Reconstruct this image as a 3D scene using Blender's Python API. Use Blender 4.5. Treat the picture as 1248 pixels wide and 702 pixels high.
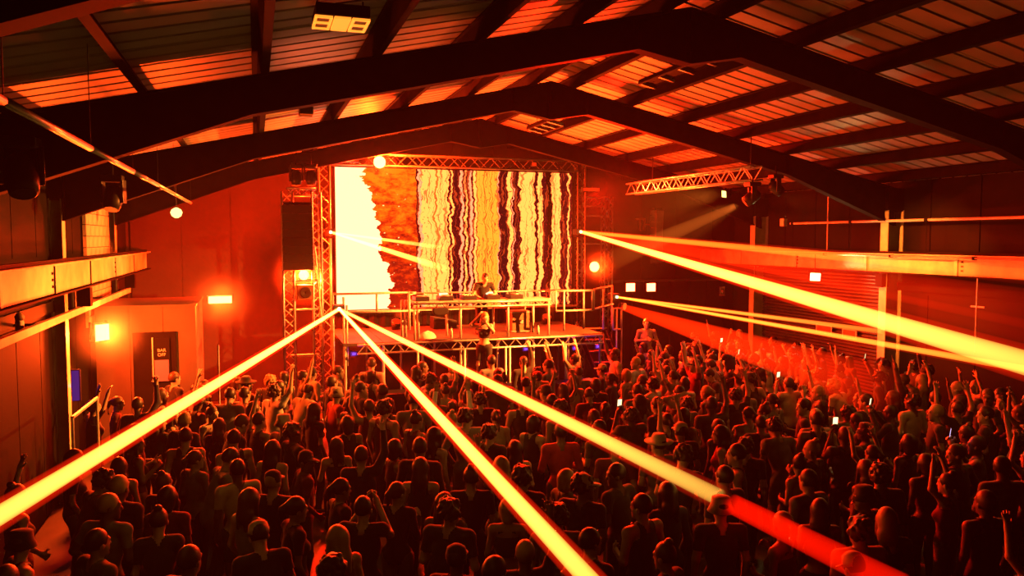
import bpy, math, random
import numpy as np
from mathutils import Vector, Matrix, Quaternion
random.seed(7)
for o in list(bpy.data.objects): bpy.data.objects.remove(o)
SC = bpy.context.scene
COL = SC.collection
PI = math.pi

# ------------------------------------------------------------------ camera
F_PX = 950.0; CX, CY = 624.0, 351.0
YAW, PIT, CAM_H = math.radians(18.2), math.radians(3.67), 4.3
cam_d = bpy.data.cameras.new('camera'); cam = bpy.data.objects.new('camera', cam_d); COL.objects.link(cam)
cam_d.sensor_width = 36.0; cam_d.lens = F_PX/1248.0*36.0; cam_d.clip_start = 0.05; cam_d.clip_end = 200
cam.location = (0, 0, CAM_H); cam.rotation_euler = (PI/2 - PIT, 0, -YAW)
SC.camera = cam
_r = Vector((math.cos(YAW), -math.sin(YAW), 0))
_f = Vector((math.sin(YAW)*math.cos(PIT), math.cos(YAW)*math.cos(PIT), -math.sin(PIT)))
_u = Vector((math.sin(YAW)*math.sin(PIT), math.cos(YAW)*math.sin(PIT), math.cos(PIT)))
C0 = Vector((0, 0, CAM_H))
def at(px, py, Y=None, X=None, Z=None, D=None):
    """world point seen at a pixel of the 1248x702 photograph, on a given plane"""
    d = _f + _r*((px-CX)/F_PX) + _u*((CY-py)/F_PX)
    if Y is not None: t = Y/d.y
    elif X is not None: t = X/d.x
    elif Z is not None: t = (Z-CAM_H)/d.z
    else: t = D
    return C0 + d*t
def project(p):
    v = Vector(p) - C0; w = v.dot(_f)
    return (CX + F_PX*v.dot(_r)/w, CY - F_PX*v.dot(_u)/w, w)

# ------------------------------------------------------------------ world, haze, exposure
w = bpy.data.worlds.new('world'); SC.world = w; w.use_nodes = True
wn = w.node_tree.nodes; wl = w.node_tree.links
wn['Background'].inputs['Color'].default_value = (0.0, 0.0, 0.0, 1); wn['Background'].inputs['Strength'].default_value = 0.0
vs = wn.new('ShaderNodeVolumeScatter'); vs.inputs['Color'].default_value = (1, 1, 1, 1)
vs.inputs['Density'].default_value = 0.0010; vs.inputs['Anisotropy'].default_value = 0.35
wl.new(vs.outputs[0], wn['World Output'].inputs['Volume'])
SC.view_settings.view_transform = 'Standard'; SC.view_settings.look = 'None'
SC.view_settings.exposure = 0.0; SC.view_settings.gamma = 1.0; SC.view_settings.use_curve_mapping = False
cy = SC.cycles
cy.max_bounces = 5; cy.diffuse_bounces = 0; cy.glossy_bounces = 1; cy.volume_bounces = 0; cy.transparent_max_bounces = 6
cy.sample_clamp_indirect = 0.006; cy.sample_clamp_direct = 0.0; cy.caustics_reflective = False; cy.caustics_refractive = False
cy.volume_step_rate = 1.0; cy.volume_max_steps = 64

# light colours: stage red, strobe amber, warm white
RED = (1.0, 0.008, 0.001); AMBER = (1.0, 0.026, 0.0012); WARM = (1.0, 0.06, 0.004)
def lamp(name, kind, loc, power, color, radius=0.08, aim=None, spot=60, blend=0.4):
    d = bpy.data.lights.new(name, kind); o = bpy.data.objects.new(name, d); COL.objects.link(o)
    d.energy = power; d.color = color; o.location = loc
    if kind in ('POINT', 'SPOT'): d.shadow_soft_size = radius
    if kind == 'SPOT': d.spot_size = math.radians(spot); d.spot_blend = blend
    if aim is not None:
        o.rotation_euler = (Vector(aim) - Vector(loc)).to_track_quat('-Z', 'Y').to_euler()
    return o

# ------------------------------------------------------------------ materials
MATS = {}
def mat(name, color, rough=0.6, metal=0.0, noise=0.0, scale=8.0, bump=0.0, emit=None, es=0.0, sheen=0.0):
    if name in MATS: return MATS[name]
    m = bpy.data.materials.new(name); m.use_nodes = True; MATS[name] = m
    nt = m.node_tree; b = nt.nodes['Principled BSDF']
    b.inputs['Base Color'].default_value = (*color, 1); b.inputs['Roughness'].default_value = rough; b.inputs['Metallic'].default_value = metal
    if 'wall_paint' in name or 'dark_painted' in name: b.inputs['Specular IOR Level'].default_value = 0.05
    if sheen: b.inputs['Sheen Weight'].default_value = sheen
    if noise or bump:
        tc = nt.nodes.new('ShaderNodeTexCoord'); nz = nt.nodes.new('ShaderNodeTexNoise')
        nz.inputs['Scale'].default_value = scale; nz.inputs['Detail'].default_value = 5
        nt.links.new(tc.outputs['Object'], nz.inputs['Vector'])
        if noise:
            rp = nt.nodes.new('ShaderNodeValToRGB')
            rp.color_ramp.elements[0].position = 0.3; rp.color_ramp.elements[1].position = 0.72
            rp.color_ramp.elements[0].color = (*[c*(1-noise) for c in color], 1)
            rp.color_ramp.elements[1].color = (*[min(1, c*(1+noise*0.6)) for c in color], 1)
            nt.links.new(nz.outputs['Fac'], rp.inputs['Fac']); nt.links.new(rp.outputs['Color'], b.inputs['Base Color'])
        if bump:
            bp = nt.nodes.new('ShaderNodeBump'); bp.inputs['Strength'].default_value = bump; bp.inputs['Distance'].default_value = 0.02
            nt.links.new(nz.outputs['Fac'], bp.inputs['Height']); nt.links.new(bp.outputs['Normal'], b.inputs['Normal'])
    if emit is not None:
        b.inputs['Emission Color'].default_value = (*emit, 1); b.inputs['Emission Strength'].default_value = es
    return m
M_floor = mat('stained_concrete', (0.10, 0.09, 0.085), 0.5, noise=0.4, scale=1.5)
M_roof = mat('grey_roof_sheet', (0.42, 0.40, 0.38), 0.45, noise=0.25, scale=1.2)
M_steel = mat('dark_painted_steel', (0.012, 0.010, 0.010), 0.7, noise=0.4, scale=4)
M_colsteel = mat('cream_painted_steel', (0.78, 0.70, 0.55), 0.5, noise=0.25, scale=3)
M_beam = mat('crane_beam_paint', (0.78, 0.70, 0.52), 0.45, noise=0.35, scale=2.2)
M_wall = mat('dark_wall_paint', (0.012, 0.010, 0.009), 0.75, noise=0.25, scale=1.0, bump=0.1)
M_wallb = mat('back_wall_paint', (0.07, 0.055, 0.052), 0.8, noise=0.2, scale=0.8, bump=0.1)
M_wallr = mat('black_wall_paint', (0.012, 0.010, 0.010), 0.7, noise=0.3, scale=1.2)
M_block = mat('cream_blockwork', (0.60, 0.52, 0.40), 0.8, noise=0.25, scale=6, bump=0.3)
M_room = mat('plywood_room_paint', (0.13, 0.11, 0.10), 0.7, noise=0.2, scale=2)
M_alu = mat('brushed_aluminium', (0.75, 0.73, 0.70), 0.32, 0.6, noise=0.1, scale=20)
M_scaf = mat('galvanised_tube', (0.72, 0.70, 0.66), 0.42, 0.25, noise=0.15, scale=14)
M_black = mat('black_casing', (0.018, 0.016, 0.016), 0.45)
M_grille = mat('black_grille', (0.03, 0.026, 0.026), 0.6, noise=0.5, scale=60)
M_deck = mat('stage_ply', (0.085, 0.06, 0.045), 0.6, noise=0.3, scale=3)
M_case = mat('brown_flight_case', (0.24, 0.13, 0.07), 0.5, noise=0.2, scale=5)
M_white = mat('white_cloth', (0.8, 0.78, 0.74), 0.8, bump=0.3, scale=20)
M_sign = mat('sign_panel_white', (0.75, 0.72, 0.68), 0.6)
M_paper = mat('blue_paper', (0.20, 0.18, 0.50), 0.7)
M_dark = mat('dark_print', (0.03, 0.02, 0.02), 0.6)
M_cable = mat('black_cable', (0.02, 0.018, 0.018), 0.6)
M_shut = mat('shutter_slat', (0.05, 0.045, 0.04), 0.45, 0.3, noise=0.2, scale=5)
def emis(name, color, s):
    m = bpy.data.materials.new(name); m.use_nodes = True; nt = m.node_tree
    for n in list(nt.nodes): nt.nodes.remove(n)
    o = nt.nodes.new('ShaderNodeOutputMaterial'); e = nt.nodes.new('ShaderNodeEmission')
    e.inputs['Color'].default_value = (*color, 1); e.inputs['Strength'].default_value = s
    nt.links.new(e.outputs[0], o.inputs['Surface']); return m
M_lens = emis('lit_strobe_lens', (1.0, 0.09, 0.022), 32.0)
M_lens_y = emis('lit_yellow_lens', (1.0, 0.80, 0.18), 3.0)
M_lens_g = emis('lit_flood_lens', (0.95, 1.0, 0.42), 5.0)
M_lens_r = emis('lit_red_lens', (1.0, 0.02, 0.002), 1.4)
M_laserdot = emis('laser_aperture', (1.0, 0.7, 0.25), 12.0)
M_led_v = emis('violet_led', (0.30, 0.10, 1.0), 1.2)
M_phone = emis('phone_screen_violet', (0.75, 0.55, 1.0), 2.0)
M_phone_w = emis('phone_screen_warm', (1.0, 0.75, 0.35), 2.2)

# ------------------------------------------------------------------ mesh helpers
class MB:
    def __init__(s): s.v = []; s.f = []
    def add(s, vs, fs):
        n = len(s.v); s.v += [tuple(v) for v in vs]; s.f += [tuple(i+n for i in f) for f in fs]; return s
    def box(s, x0, x1, y0, y1, z0, z1):
        return s.add([(x0,y0,z0),(x1,y0,z0),(x1,y1,z0),(x0,y1,z0),(x0,y0,z1),(x1,y0,z1),(x1,y1,z1),(x0,y1,z1)],
                     [(3,2,1,0),(4,5,6,7),(0,1,5,4),(1,2,6,5),(2,3,7,6),(3,0,4,7)])
    def cbox(s, c, sx, sy, sz, rot=None):
        vs = [Vector((x*sx/2, y*sy/2, z*sz/2)) for z in (-1,1) for (x,y) in ((-1,-1),(1,-1),(1,1),(-1,1))]
        if rot is not None: vs = [rot @ v for v in vs]
        return s.add([v+Vector(c) for v in vs], [(3,2,1,0),(4,5,6,7),(0,1,5,4),(1,2,6,5),(2,3,7,6),(3,0,4,7)])
    def tube(s, a, b, r, r2=None, n=8, cap=True):
        a, b = Vector(a), Vector(b); r2 = r if r2 is None else r2
        q = (b-a).to_track_quat('Z', 'Y'); vs = []
        for p, rr in ((a, r), (b, r2)):
            for i in range(n):
                t = 2*PI*i/n; vs.append(p + q @ Vector((rr*math.cos(t), rr*math.sin(t), 0)))
        fs = [(i, (i+1) % n, n+(i+1) % n, n+i) for i in range(n)]
        if cap: fs += [tuple(range(n-1, -1, -1)), tuple(range(n, 2*n))]
        return s.add(vs, fs)
    def path(s, pts, r, n=6):
        for a, b in zip(pts[:-1], pts[1:]): s.tube(a, b, r, n=n)
        return s
    def bar(s, a, b, wx, wy, up=(0,0,1)):
        a, b = Vector(a), Vector(b); d = (b-a).normalized(); u = Vector(up)
        x = d.cross(u)
        x = x.normalized() if x.length > 1e-4 else Vector((1,0,0)); y = x.cross(d).normalized()
        vs = [p + x*sx*wx/2 + y*sy*wy/2 for p in (a, b) for sx, sy in ((-1,-1),(1,-1),(1,1),(-1,1))]
        return s.add(vs, [(0,1,2,3),(7,6,5,4),(0,4,5,1),(1,5,6,2),(2,6,7,3),(3,7,4,0)])
    def ibeam(s, a, b, depth, width, tf=0.02, tw=0.014, up=(0,0,1)):
        a, b, u = Vector(a), Vector(b), Vector(up)
        d = (b-a).normalized(); x = d.cross(u).normalized(); y = x.cross(d).normalized()
        for k in (-1, 1):
            o = y*k*(depth/2 - tf/2); s.bar(a+o, b+o, width, tf, up)
        s.bar(a, b, tw, depth-2*tf, up); return s
    def lathe(s, prof, n=16, c=(0,0,0), q=None):
        vs = []; c = Vector(c)
        for (r, z) in prof:
            for i in range(n):
                t = 2*PI*i/n; v = Vector((r*math.cos(t), r*math.sin(t), z))
                vs.append((q @ v if q else v) + c)
        fs = [(j*n+i, j*n+(i+1) % n, (j+1)*n+(i+1) % n, (j+1)*n+i) for j in range(len(prof)-1) for i in range(n)]
        fs += [tuple(range(n-1, -1, -1)), tuple(range((len(prof)-1)*n, len(prof)*n))]
        return s.add(vs, fs)
    def prism(s, poly, y0, y1):
        """polygon in XZ extruded along Y"""
        n = len(poly); vs = [(x, y0, z) for x, z in poly] + [(x, y1, z) for x, z in poly]
        return s.add(vs, [tuple(range(n)), tuple(range(2*n-1, n-1, -1))] + [(i, n+i, n+(i+1) % n, (i+1) % n) for i in range(n)])
    def mesh(s, name):
        me = bpy.data.meshes.new(name); me.from_pydata(s.v, [], s.f); me.update(); return me
    def build(s, name, m, parent=None, smooth=False, bevel=0):
        o = bpy.data.objects.new(name, s.mesh(name)); COL.objects.link(o)
        o.data.materials.append(m)
        if smooth: o.data.shade_smooth()
        if parent is not None: put(o, parent)
        if bevel:
            b = o.modifiers.new('bevel', 'BEVEL'); b.width = bevel; b.segments = 2; b.limit_method = 'ANGLE'
        return o
def put(o, parent):
    o.parent = parent
    o.matrix_parent_inverse = parent.matrix_basis.inverted() if parent.parent is None else (parent.parent.matrix_basis @ parent.matrix_basis).inverted()
def tag(o, label, cat, group=None):
    o['label'] = label; o['category'] = cat
    if group: o['group'] = group
    return o
def thing(name, label, cat, loc=(0,0,0), rz=0, group=None):
    o = bpy.data.objects.new(name, None); COL.objects.link(o); o.location = loc; o.rotation_euler = (0,0,rz); o.empty_display_size = 0.1
    return tag(o, label, cat, group)
def struct(o): o['kind'] = 'structure'; return o
def share(me, name, m, parent, loc=(0,0,0), rot=None, scale=None):
    """an object that shares mesh data, placed in its parent's own frame"""
    o = bpy.data.objects.new(name, me); COL.objects.link(o); o.parent = parent; o.location = loc
    if rot is not None: o.rotation_euler = rot
    if scale is not None: o.scale = scale
    if m is not None and not me.materials: me.materials.append(m)
    return o
def text(body, size, m, name, parent, loc, rot, ext=0.004):
    c = bpy.data.curves.new(name, 'FONT'); c.body = body; c.size = size; c.extrude = ext; c.align_x = 'CENTER'; c.align_y = 'CENTER'
    t = bpy.data.objects.new(name, c); COL.objects.link(t)
    dg = bpy.context.evaluated_depsgraph_get(); me = bpy.data.meshes.new_from_object(t.evaluated_get(dg))
    bpy.data.objects.remove(t); me.materials.clear(); me.materials.append(m)
    o = bpy.data.objects.new(name, me); COL.objects.link(o); o.location = loc; o.rotation_euler = rot
    if parent is not None: put(o, parent)
    return o

# ------------------------------------------------------------------ the hall
XL, XR = -3.0, 13.8; XM = (XL+XR)/2; YB, YF = 21.8, -4.0
APEX, SLOPE = 7.47, 0.224
def roof_z(x): return APEX - abs(x-XM)*SLOPE
EAVE = roof_z(XL)
FRAMES = [-0.75, 4.15, 9.1, 14.1, 19.0]

fl = struct(MB().box(XL-.3, XR+.3, YF-.3, YB+.3, -0.2, 0).build('floor', M_floor))
# back wall: gable of board panels
wb = struct(MB().prism([(XL-.2,0),(XR+.2,0),(XR+.2,EAVE),(XM,APEX),(XL-.2,EAVE)], YB+.03, YB+.25).build('wall_back', M_wallb))
for i in range(14):
    x0 = XL + i*1.2; x1 = x0 + 1.19
    zt0, zt1 = roof_z(x0)-.02, roof_z(x1)-.02
    poly = [(x0,0.02),(x1,0.02),(x1,zt1)] + ([(XM,APEX-.02)] if x0 < XM < x1 else []) + [(x0,zt0)]
    MB().prism(poly, YB, YB+.035).build('wall_panel', M_wallb, wb)
struct(MB().box(XL-.2, XR+.2, YF-.25, YF, 0, EAVE).build('wall_front', M_wallr))
# side walls with recessed bays, upper sheeting boards and lower dado boards
def side_wall(name, x, sgn, m):
    wall = struct(MB().box(*sorted((x, x+sgn*.2)), YF, YB, 0, EAVE).build(name, m))
    me_up = MB().box(-.02, .02, -.595, .595, 0, 1.55).mesh('wall_sheet'); me_lo = MB().box(-.02, .02, -.595, .595, 0, 3.0).mesh('wall_sheet')
    me_up.materials.append(m); me_lo.materials.append(m)
    y = YB - .62
    while y > YF+.6:
        share(me_up, 'wall_sheet', m, wall, (x, y, 4.02)); share(me_lo, 'wall_sheet', m, wall, (x, y, 0.05)); y -= 1.22
    MB().box(x-.05, x+.05, YF, YB, 3.12, 3.3).build('sheeting_rail', M_steel, wall)
    return wall
wL = side_wall('wall_left', XL-.12, -1, M_wall)
wR = side_wall('wall_right', XR+.12, 1, M_wallr)

# roof: corrugated sheets and purlins
ceil = bpy.data.objects.new('ceiling', None); COL.objects.link(ceil); ceil['kind'] = 'structure'
half = XR - XM + .15
def sheet_mesh(sgn):
    b = MB(); prof = [(0,0),(.02,0),(.035,.02),(.075,.02),(.09,0),(.3333,0)]
    ys = [(i*.3333+px, pz) for i in range(3) for px, pz in prof[:-1]] + [(1.0, 0)]
    n = len(ys)
    for k, x in enumerate((0, half)):
        b.v += [(sgn*x, y, -x*SLOPE + z) for y, z in ys]
    b.f += [(i, i+1, n+i+1, n+i) if sgn < 0 else (i+1, i, n+i, n+i+1) for i in range(n-1)]
    me = b.mesh('roof_sheet'); me.materials.append(M_roof); return me
for sgn in (-1, 1):
    me = sheet_mesh(sgn)
    for k in range(26): share(me, 'roof_sheet', M_roof, ceil, (XM, YF + k*1.0, APEX + (.004 if k % 2 else 0)))
    pm = MB().box(-.012, .012, 0, YB-YF, -.20, 0).box(-.07, .012, 0, YB-YF, -.012, 0).box(-.012, .07, 0, YB-YF, -.20, -.186).mesh('purlin'); pm.materials.append(M_steel)
    for k in range(7):
        d = .45 + k*1.22; share(pm, 'purlin', M_steel, ceil, (XM+sgn*d, YF, APEX - d*SLOPE - .01), (0, sgn*math.atan(SLOPE), 0))
MB().bar((XM,YF,APEX+.02),(XM,YB,APEX+.02),.5,.03).build('ridge_cap', M_steel, ceil)

# portal frames: column, rafter with haunches, flanges
def rafter_poly(sgn):
    pts = []; top = lambda d: APEX-.21-d*SLOPE
    def dep(d):  # rafter depth: apex haunch, plain run, eaves haunch
        if d < .75: return .70 - .30*d/.75 if d > .0 else .70
        if d < 5.4: return .40
        return .40 + .42*(d-5.4)/(8.3-5.4)
    ds = [0, .75, 5.4, 8.3]
    return [(XM+sgn*d, top(d)) for d in ds], [(XM+sgn*d, top(d)-dep(d)) for d in ds]
frame_labels = ['dark steel portal frame of roof, behind the camera balcony', 'dark steel portal frame of roof over the camera balcony',
                'dark steel portal frame crossing roof high over the dance floor, first before balcony',
                'dark steel portal frame crossing the roof over mid dance floor',
                'dark steel portal frame crossing the roof just before the screen']
for fi, fy in enumerate(FRAMES):
    fr = thing('portal_frame', frame_labels[fi], 'steel frame', (XM, fy, 0))
    for sgn in (-1, 1):
        top, bot = rafter_poly(sgn)
        b = MB(); b.prism(top + bot[::-1], fy-.008, fy+.008)
        for line in (top, bot):
            for (xa, za), (xb, zb) in zip(line[:-1], line[1:]): b.bar((xa,fy,za),(xb,fy,zb), .19, .022, (0,0,1))
        for d in (.02, .75, 5.4, 8.28):
            xx = XM+sgn*d; zt = APEX-.21-d*SLOPE; bb = [z for (x, z) in bot if abs(x-xx) < .05][0]
            b.box(xx-.012, xx+.012, fy-.09, fy+.09, bb, zt)
        b.build('rafter', M_steel, fr)
        xe = XL-.0 if sgn < 0 else XR-.12; cw = .19 if sgn < 0 else .44
        c = MB().ibeam((xe, fy, 0), (xe, fy, 4.92), cw, .22, up=(1,0,0)).build('column', M_colsteel, fr)
        if fy > 5:
            pm = MB().box(-cw/2,cw/2,-.012,.012,0,.44).mesh('casing_plate'); pm.materials.append(M_colsteel)
            for k in range(2):
                o = share(pm, 'casing_plate', M_colsteel, None, (xe, fy-.122, 4.02+k*.45)); put(o, c)
        MB().box(xe-cw/2-.03, xe+cw/2+.03, fy-.14, fy+.14, 0, .02).build('base_plate', M_steel, fr)
        MB().box(xe-cw/2, xe+cw/2, fy-.1, fy+.1, 4.9, roof_z(xe)-.2).build('column_head', M_steel, fr)

# cream blockwork panel set in the left wall near the far corner
pier = thing('block_panel', 'cream blockwork panel in left wall between the last two columns', 'blockwork', (XL-.08, 16.42, 2.6))
blk = MB().box(-.03,.03,.006,.434,.005,.21).mesh('block'); blk.materials.append(M_block)
hb_ = MB().box(-.03,.03,.006,.214,.005,.21).mesh('block'); hb_.materials.append(M_block)
for k in range(11):
    for i in range(5): share(blk, 'block', M_block, pier, (.04, i*.44 + (.22 if k % 2 else 0), k*.217))
    share(hb_, 'block', M_block, pier, (.04, 0 if k % 2 else 2.2, k*.217))

# ------------------------------------------------------------------ crane beams, rails
def crane(x, sgn, label):
    t = thing('crane_beam', label, 'beam', (x, 8, 3.5)); zt, zb = 3.93, 3.54
    MB().box(x-.008, x+.008, YF+.1, YB-.1, zb, zt).build('web', M_beam, t)
    MB().box(x-.11, x+.11, YF+.1, YB-.1, zt, zt+.025).build('flange', M_beam, t)
    MB().box(x-.11, x+.11, YF+.1, YB-.1, zb-.025, zb).build('flange', M_steel, t)
    MB().box(x-.03, x+.03, YF+.1, YB-.1, zt+.025, zt+.075).build('crane_rail', M_steel, t)
    pm = MB().box(-.03, .03, -.04, .04, zb, zt).mesh('stiffener'); pm.materials.append(M_beam)
    y = 2.3
    while y < YB-.4:
        o = share(pm, 'stiffener', M_colsteel, None, (x, y, 0)); put(o, t); y += 2.46
    bm = MB()
    for i in range(3): bm.cbox((-sgn*.012, 0, i*.09), .02, .05, .035)
    bm = bm.mesh('bolt_group'); bm.materials.append(M_steel)
    for y in (FRAMES[2]+2.9, FRAMES[3]+2.9, FRAMES[2]-1.4):
        o = share(bm, 'bolt_group', M_steel, None, (x, y, 3.64)); put(o, t)
    for fy in FRAMES:
        MB().prism([(x-.1,3.2),(x+.1,3.2),(x+.1,3.5),(x-.1,3.5)], fy-.1, fy+.1).build('bracket', M_steel, t)
    return t
crane(XL+.36, -1, 'cream steel crane beam along the left wall')
crane(XR-.36, 1, 'cream steel crane beam along the right wall')
gr = thing('guard_rail', 'flat painted guard rail below the crane beam on left wall', 'rail', (XL+.3, 8, 3.1))
MB().box(XL+.27, XL+.33, YF+.2, 19.2, 3.09, 3.19).build('rail', M_colsteel, gr)
for fy in (9.1, 11.6, 14.1, 16.6, 19.0): MB().tube((XL-.1, fy+.25, 3.14),(XL+.28, fy+.25, 3.14), .02).build('bracket', M_steel, gr)
hr = thing('pipe_rail', 'thin steel pipe running along the right wall above crane beam', 'pipe', (XR-.35, 8, 4.67))
MB().tube((XR-.38, YF+.2, 4.68), (XR-.38, 17.3, 4.68), .03).build('pipe', M_scaf, hr)
for y in (6.1, 8.3, 10.6, 12.9, 15.1, 17.2):
    MB().tube((XR-.38, y, 4.68),(XR-.38, y, 3.98), .007, n=6).build('post', M_steel, hr)
    MB().tube((XR-.38, y-.04, 4.68),(XR-.38, y+.04, 4.68), .042).build('coupler', M_steel, hr)
cp = thing('conduit_pipe', 'bright steel conduit clipped on top of the right crane beam', 'pipe', (XR-.5, 8, 3.9))
MB().tube((XR-.535, YF+.2, 3.905),(XR-.535, 17.2, 3.905), .02).build('pipe', M_alu, cp)
for y in (5.3, 7.4, 9.5, 11.6, 13.7, 15.8): MB().box(XR-.56, XR-.475, y-.025, y+.025, 3.87, 3.935).build('clip', M_steel, cp)

# long suspended trunking tube on the left, with wires up to the roof
tb_x = -1.3; pA, pB = at(-30, 106, X=tb_x), at(232.5, 247, X=tb_x); tz = (pA.z+pB.z)/2
tt = thing('trunking_tube', 'long bare metal tube hung on wires high by the left wall', 'tube', (tb_x, 10, tz))
ys = [2.6, 5.0, 7.4, 9.8, 12.2, 14.6, pB.y]
for a, b in zip(ys[:-1], ys[1:]): MB().tube((tb_x, a+.02, tz),(tb_x, b-.02, tz), .028, n=10).build('tube_length', M_alu, tt, True)
for y in ys[1:]:
    MB().tube((tb_x, y-.05, tz),(tb_x, y+.05, tz), .02).build('joint', M_steel, tt)
    MB().tube((tb_x, y, tz),(tb_x, y, roof_z(tb_x)-.05), .004, n=5).build('hanger_wire', M_cable, tt)

# roller shutter on the right wall, wall boxes, signs
sy0, sy1 = at(1075, 340, X=XR).y, at(925, 340, X=XR).y
rs = thing('roller_shutter', 'ribbed metal roller shutter in right wall between the columns', 'shutter', (XR, (sy0+sy1)/2, 0))
zt, zb_ = 3.45, 0.05; n = int((zt-zb_)/.085)
slat = MB().add([(0,0,0),(-.03,0,.02),(-.03,0,.05),(0,0,.08),(0,1,0),(-.03,1,.02),(-.03,1,.05),(0,1,.08)], [(0,1,5,4),(1,2,6,5),(2,3,7,6)]).mesh('slat'); slat.materials.append(M_shut)
for k in range(n):
    o = share(slat, 'slat', M_shut, None, (XR+.07, sy0, zb_+k*.085), scale=(1, sy1-sy0, 1)); put(o, rs)
for y in (sy0-.05, sy1+.05): MB().box(XR-.02, XR+.1, y-.05, y+.05, 0, 3.5).build('guide_rail', M_steel, rs)
MB().box(XR-.12, XR+.1, sy0-.1, sy1+.1, 3.46, 3.5).build('hood', M_steel, rs)

def wall_sign(px, py, w_, h_, label, lines):
    p = at(px, py, X=XR-.02); t = thing('wall_sign', label, 'sign', p)
    MB().box(p.x-.02, p.x+.02, p.y-w_/2, p.y+w_/2, p.z-h_/2, p.z+h_/2).build('panel', M_case, t)
    fr = MB()
    for s in (-1, 1):
        fr.box(p.x-.03, p.x-.015, p.y+s*w_/2-.02, p.y+s*w_/2+.02, p.z-h_/2, p.z+h_/2); fr.box(p.x-.03, p.x-.015, p.y-w_/2, p.y+w_/2, p.z+s*h_/2-.012, p.z+s*h_/2+.012)
    fr.build('sign_frame', M_sign, t)
    return t
wall_sign(1005, 401, .55, .2, 'small wall box with pale edging low on the right wall, far from column', '')
wall_sign(1036, 407, .45, .2, 'small wall box with pale edging low on the right wall, beside column', '')
# notice on the far column edge
ps = at(880, 355, Y=20.32)
ns = thing('notice_sign', 'small upright notice with dark symbol on the black partition edge', 'sign', ps)
MB().cbox(ps, .17, .03, .28).build('panel', M_sign, ns)
MB().cbox(ps-Vector((0,.02,0)), .09, .02, .17).build('symbol_ground', M_dark, ns)
MB().lathe([(.012,-.05),(.028,-.02),(.026,.02),(.008,.055)], 10, ps-Vector((0,.03,-.0))).build('symbol', M_sign, ns)
# dark partition block at right rear
pa, pb = at(745, 337, Y=20.3), at(884, 352, Y=20.3)
pt = thing('partition', 'dark panelled partition at right rear with lights along its top', 'partition', (9.5, 20.6, 0))
nx = 6; PX0 = 9.75
for i in range(nx):
    x0 = PX0 + (pb.x-PX0)*i/nx; x1 = PX0 + (pb.x-PX0)*(i+1)/nx
    MB().box(x0+.01, x1-.01, 20.35, 20.42, 0.02, 3.02).build('panel', M_wall, pt)
MB().box(PX0-.03, pb.x+.03, 20.33, 20.5, 3.02, 3.08).build('cap_rail', M_room, pt)

# THE letters and line array right
def line_array(name, label, top, n, h, w_, d_, curve, tilt0=0, m1=None, m2=None):
    t = thing(name, label, 'speaker', (top.x, top.y, top.z)); p = Vector(top); ang = tilt0
    MB().box(top.x-w_*.45, top.x+w_*.45, top.y-d_*.3, top.y+d_*.3, top.z+.01, top.z+.06).build('rigging_frame', M_steel, t)
    for k in range(n):
        q = Matrix.Rotation(-ang, 3, 'X'); c = p + q @ Vector((0, 0, -h/2))
        cb = MB().cbox(c, w_, d_, h*.95, q).build('cabinet', m1 or M_black, t)
        MB().cbox(c + q @ Vector((0, -d_/2-.008, 0)), w_*.92, .014, h*.8, q).build('grille', m2 or M_grille, cb)
        p = p + q @ Vector((0, 0, -h)); ang += curve
    return t
lt = at(362, 250, Y=18.2); lb = at(362, 330, Y=18.2)
line_array('line_array_speaker', 'black line array speaker hung on tower beside the bright screen edge', lt, 8, (lt.z-lb.z)/8, .64, .5, .012, -.02)
rt = at(801, 256, Y=20.4); rb = at(796, 321, Y=20.4)
line_array('line_array_speaker', 'slim curved line array speaker hung before the lettered backdrop', rt, 9, (rt.z-rb.z)/9, .22, .4, .035, -.12, mat('grey_cabinet', (.30,.26,.25), .4), mat('grey_grille', (.12,.10,.10), .5, noise=.5, scale=40))
ltr = thing('wall_letters', 'dull red capital letters mounted high on back wall behind slim speaker', 'sign', at(788, 275, Y=YB-.05))
for ch, px in (('T', 780), ('H', 790), ('E', 799)):
    text(ch, .56, mat('letter_red', (0.9,0.22,0.16), .5), 'letter', ltr, at(px, 274.5, Y=YB-.04), (PI/2, 0, 0), .02)

# ------------------------------------------------------------------ trusses
def truss(t, a, b, size, vert=False, lad=False, m=None, step=None):
    a, b = Vector(a), Vector(b); m = m or M_alu; d = (b-a).normalized(); L = (b-a).length
    up = Vector((0,0,1)) if abs(d.z) < .9 else Vector((0,1,0)); x = d.cross(up).normalized(); y = x.cross(d).normalized()
    s = size/2; offs = [(-s,-s),(s,-s),(s,s),(-s,s)] if not lad else [(0,-s),(0,s)]
    for ox, oy in offs: MB().tube(a+x*ox+y*oy, b+x*ox+y*oy, .024, n=8).build('chord', m, t, True)
    step = step or size*1.0; n = max(2, round(L/step)); lac = MB()
    sides = [(offs[i], offs[(i+1) % 4]) for i in range(4)] if not lad else [(offs[0], offs[1])]
    for (o1, o2) in sides:
        for k in range(n):
            f0, f1 = L*k/n, L*(k+1)/n; oa, ob = (o1, o2) if k % 2 == 0 else (o2, o1)
            lac.tube(a+d*f0+x*oa[0]+y*oa[1], a+d*f1+x*ob[0]+y*ob[1], .011, n=5, cap=False)
    lac.build('lacing', m, t)
YS = 20.0   # screen plane
sTL, sTR = at(408, 204.5, Y=YS), at(697, 210.5, Y=YS); sBL = at(409, 378, Y=YS)
SX0, SX1, SZ0, SZ1 = sTL.x, sTR.x, sBL.z, (sTL.z+sTR.z)/2
gp = thing('truss_goalpost', 'aluminium truss arch standing around the video screen', 'truss', ((SX0+SX1)/2, 20.05, 0))
zt = at(560, 198.5, Y=20.05).z
xa, xb = at(396, 300, Y=20.05).x, at(706.5, 300, Y=20.05).x
truss(gp, (xa, 20.05, 0), (xa, 20.05, zt+.16), .26); truss(gp, (xb, 20.05, 0), (xb, 20.05, zt+.16), .22)
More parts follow.
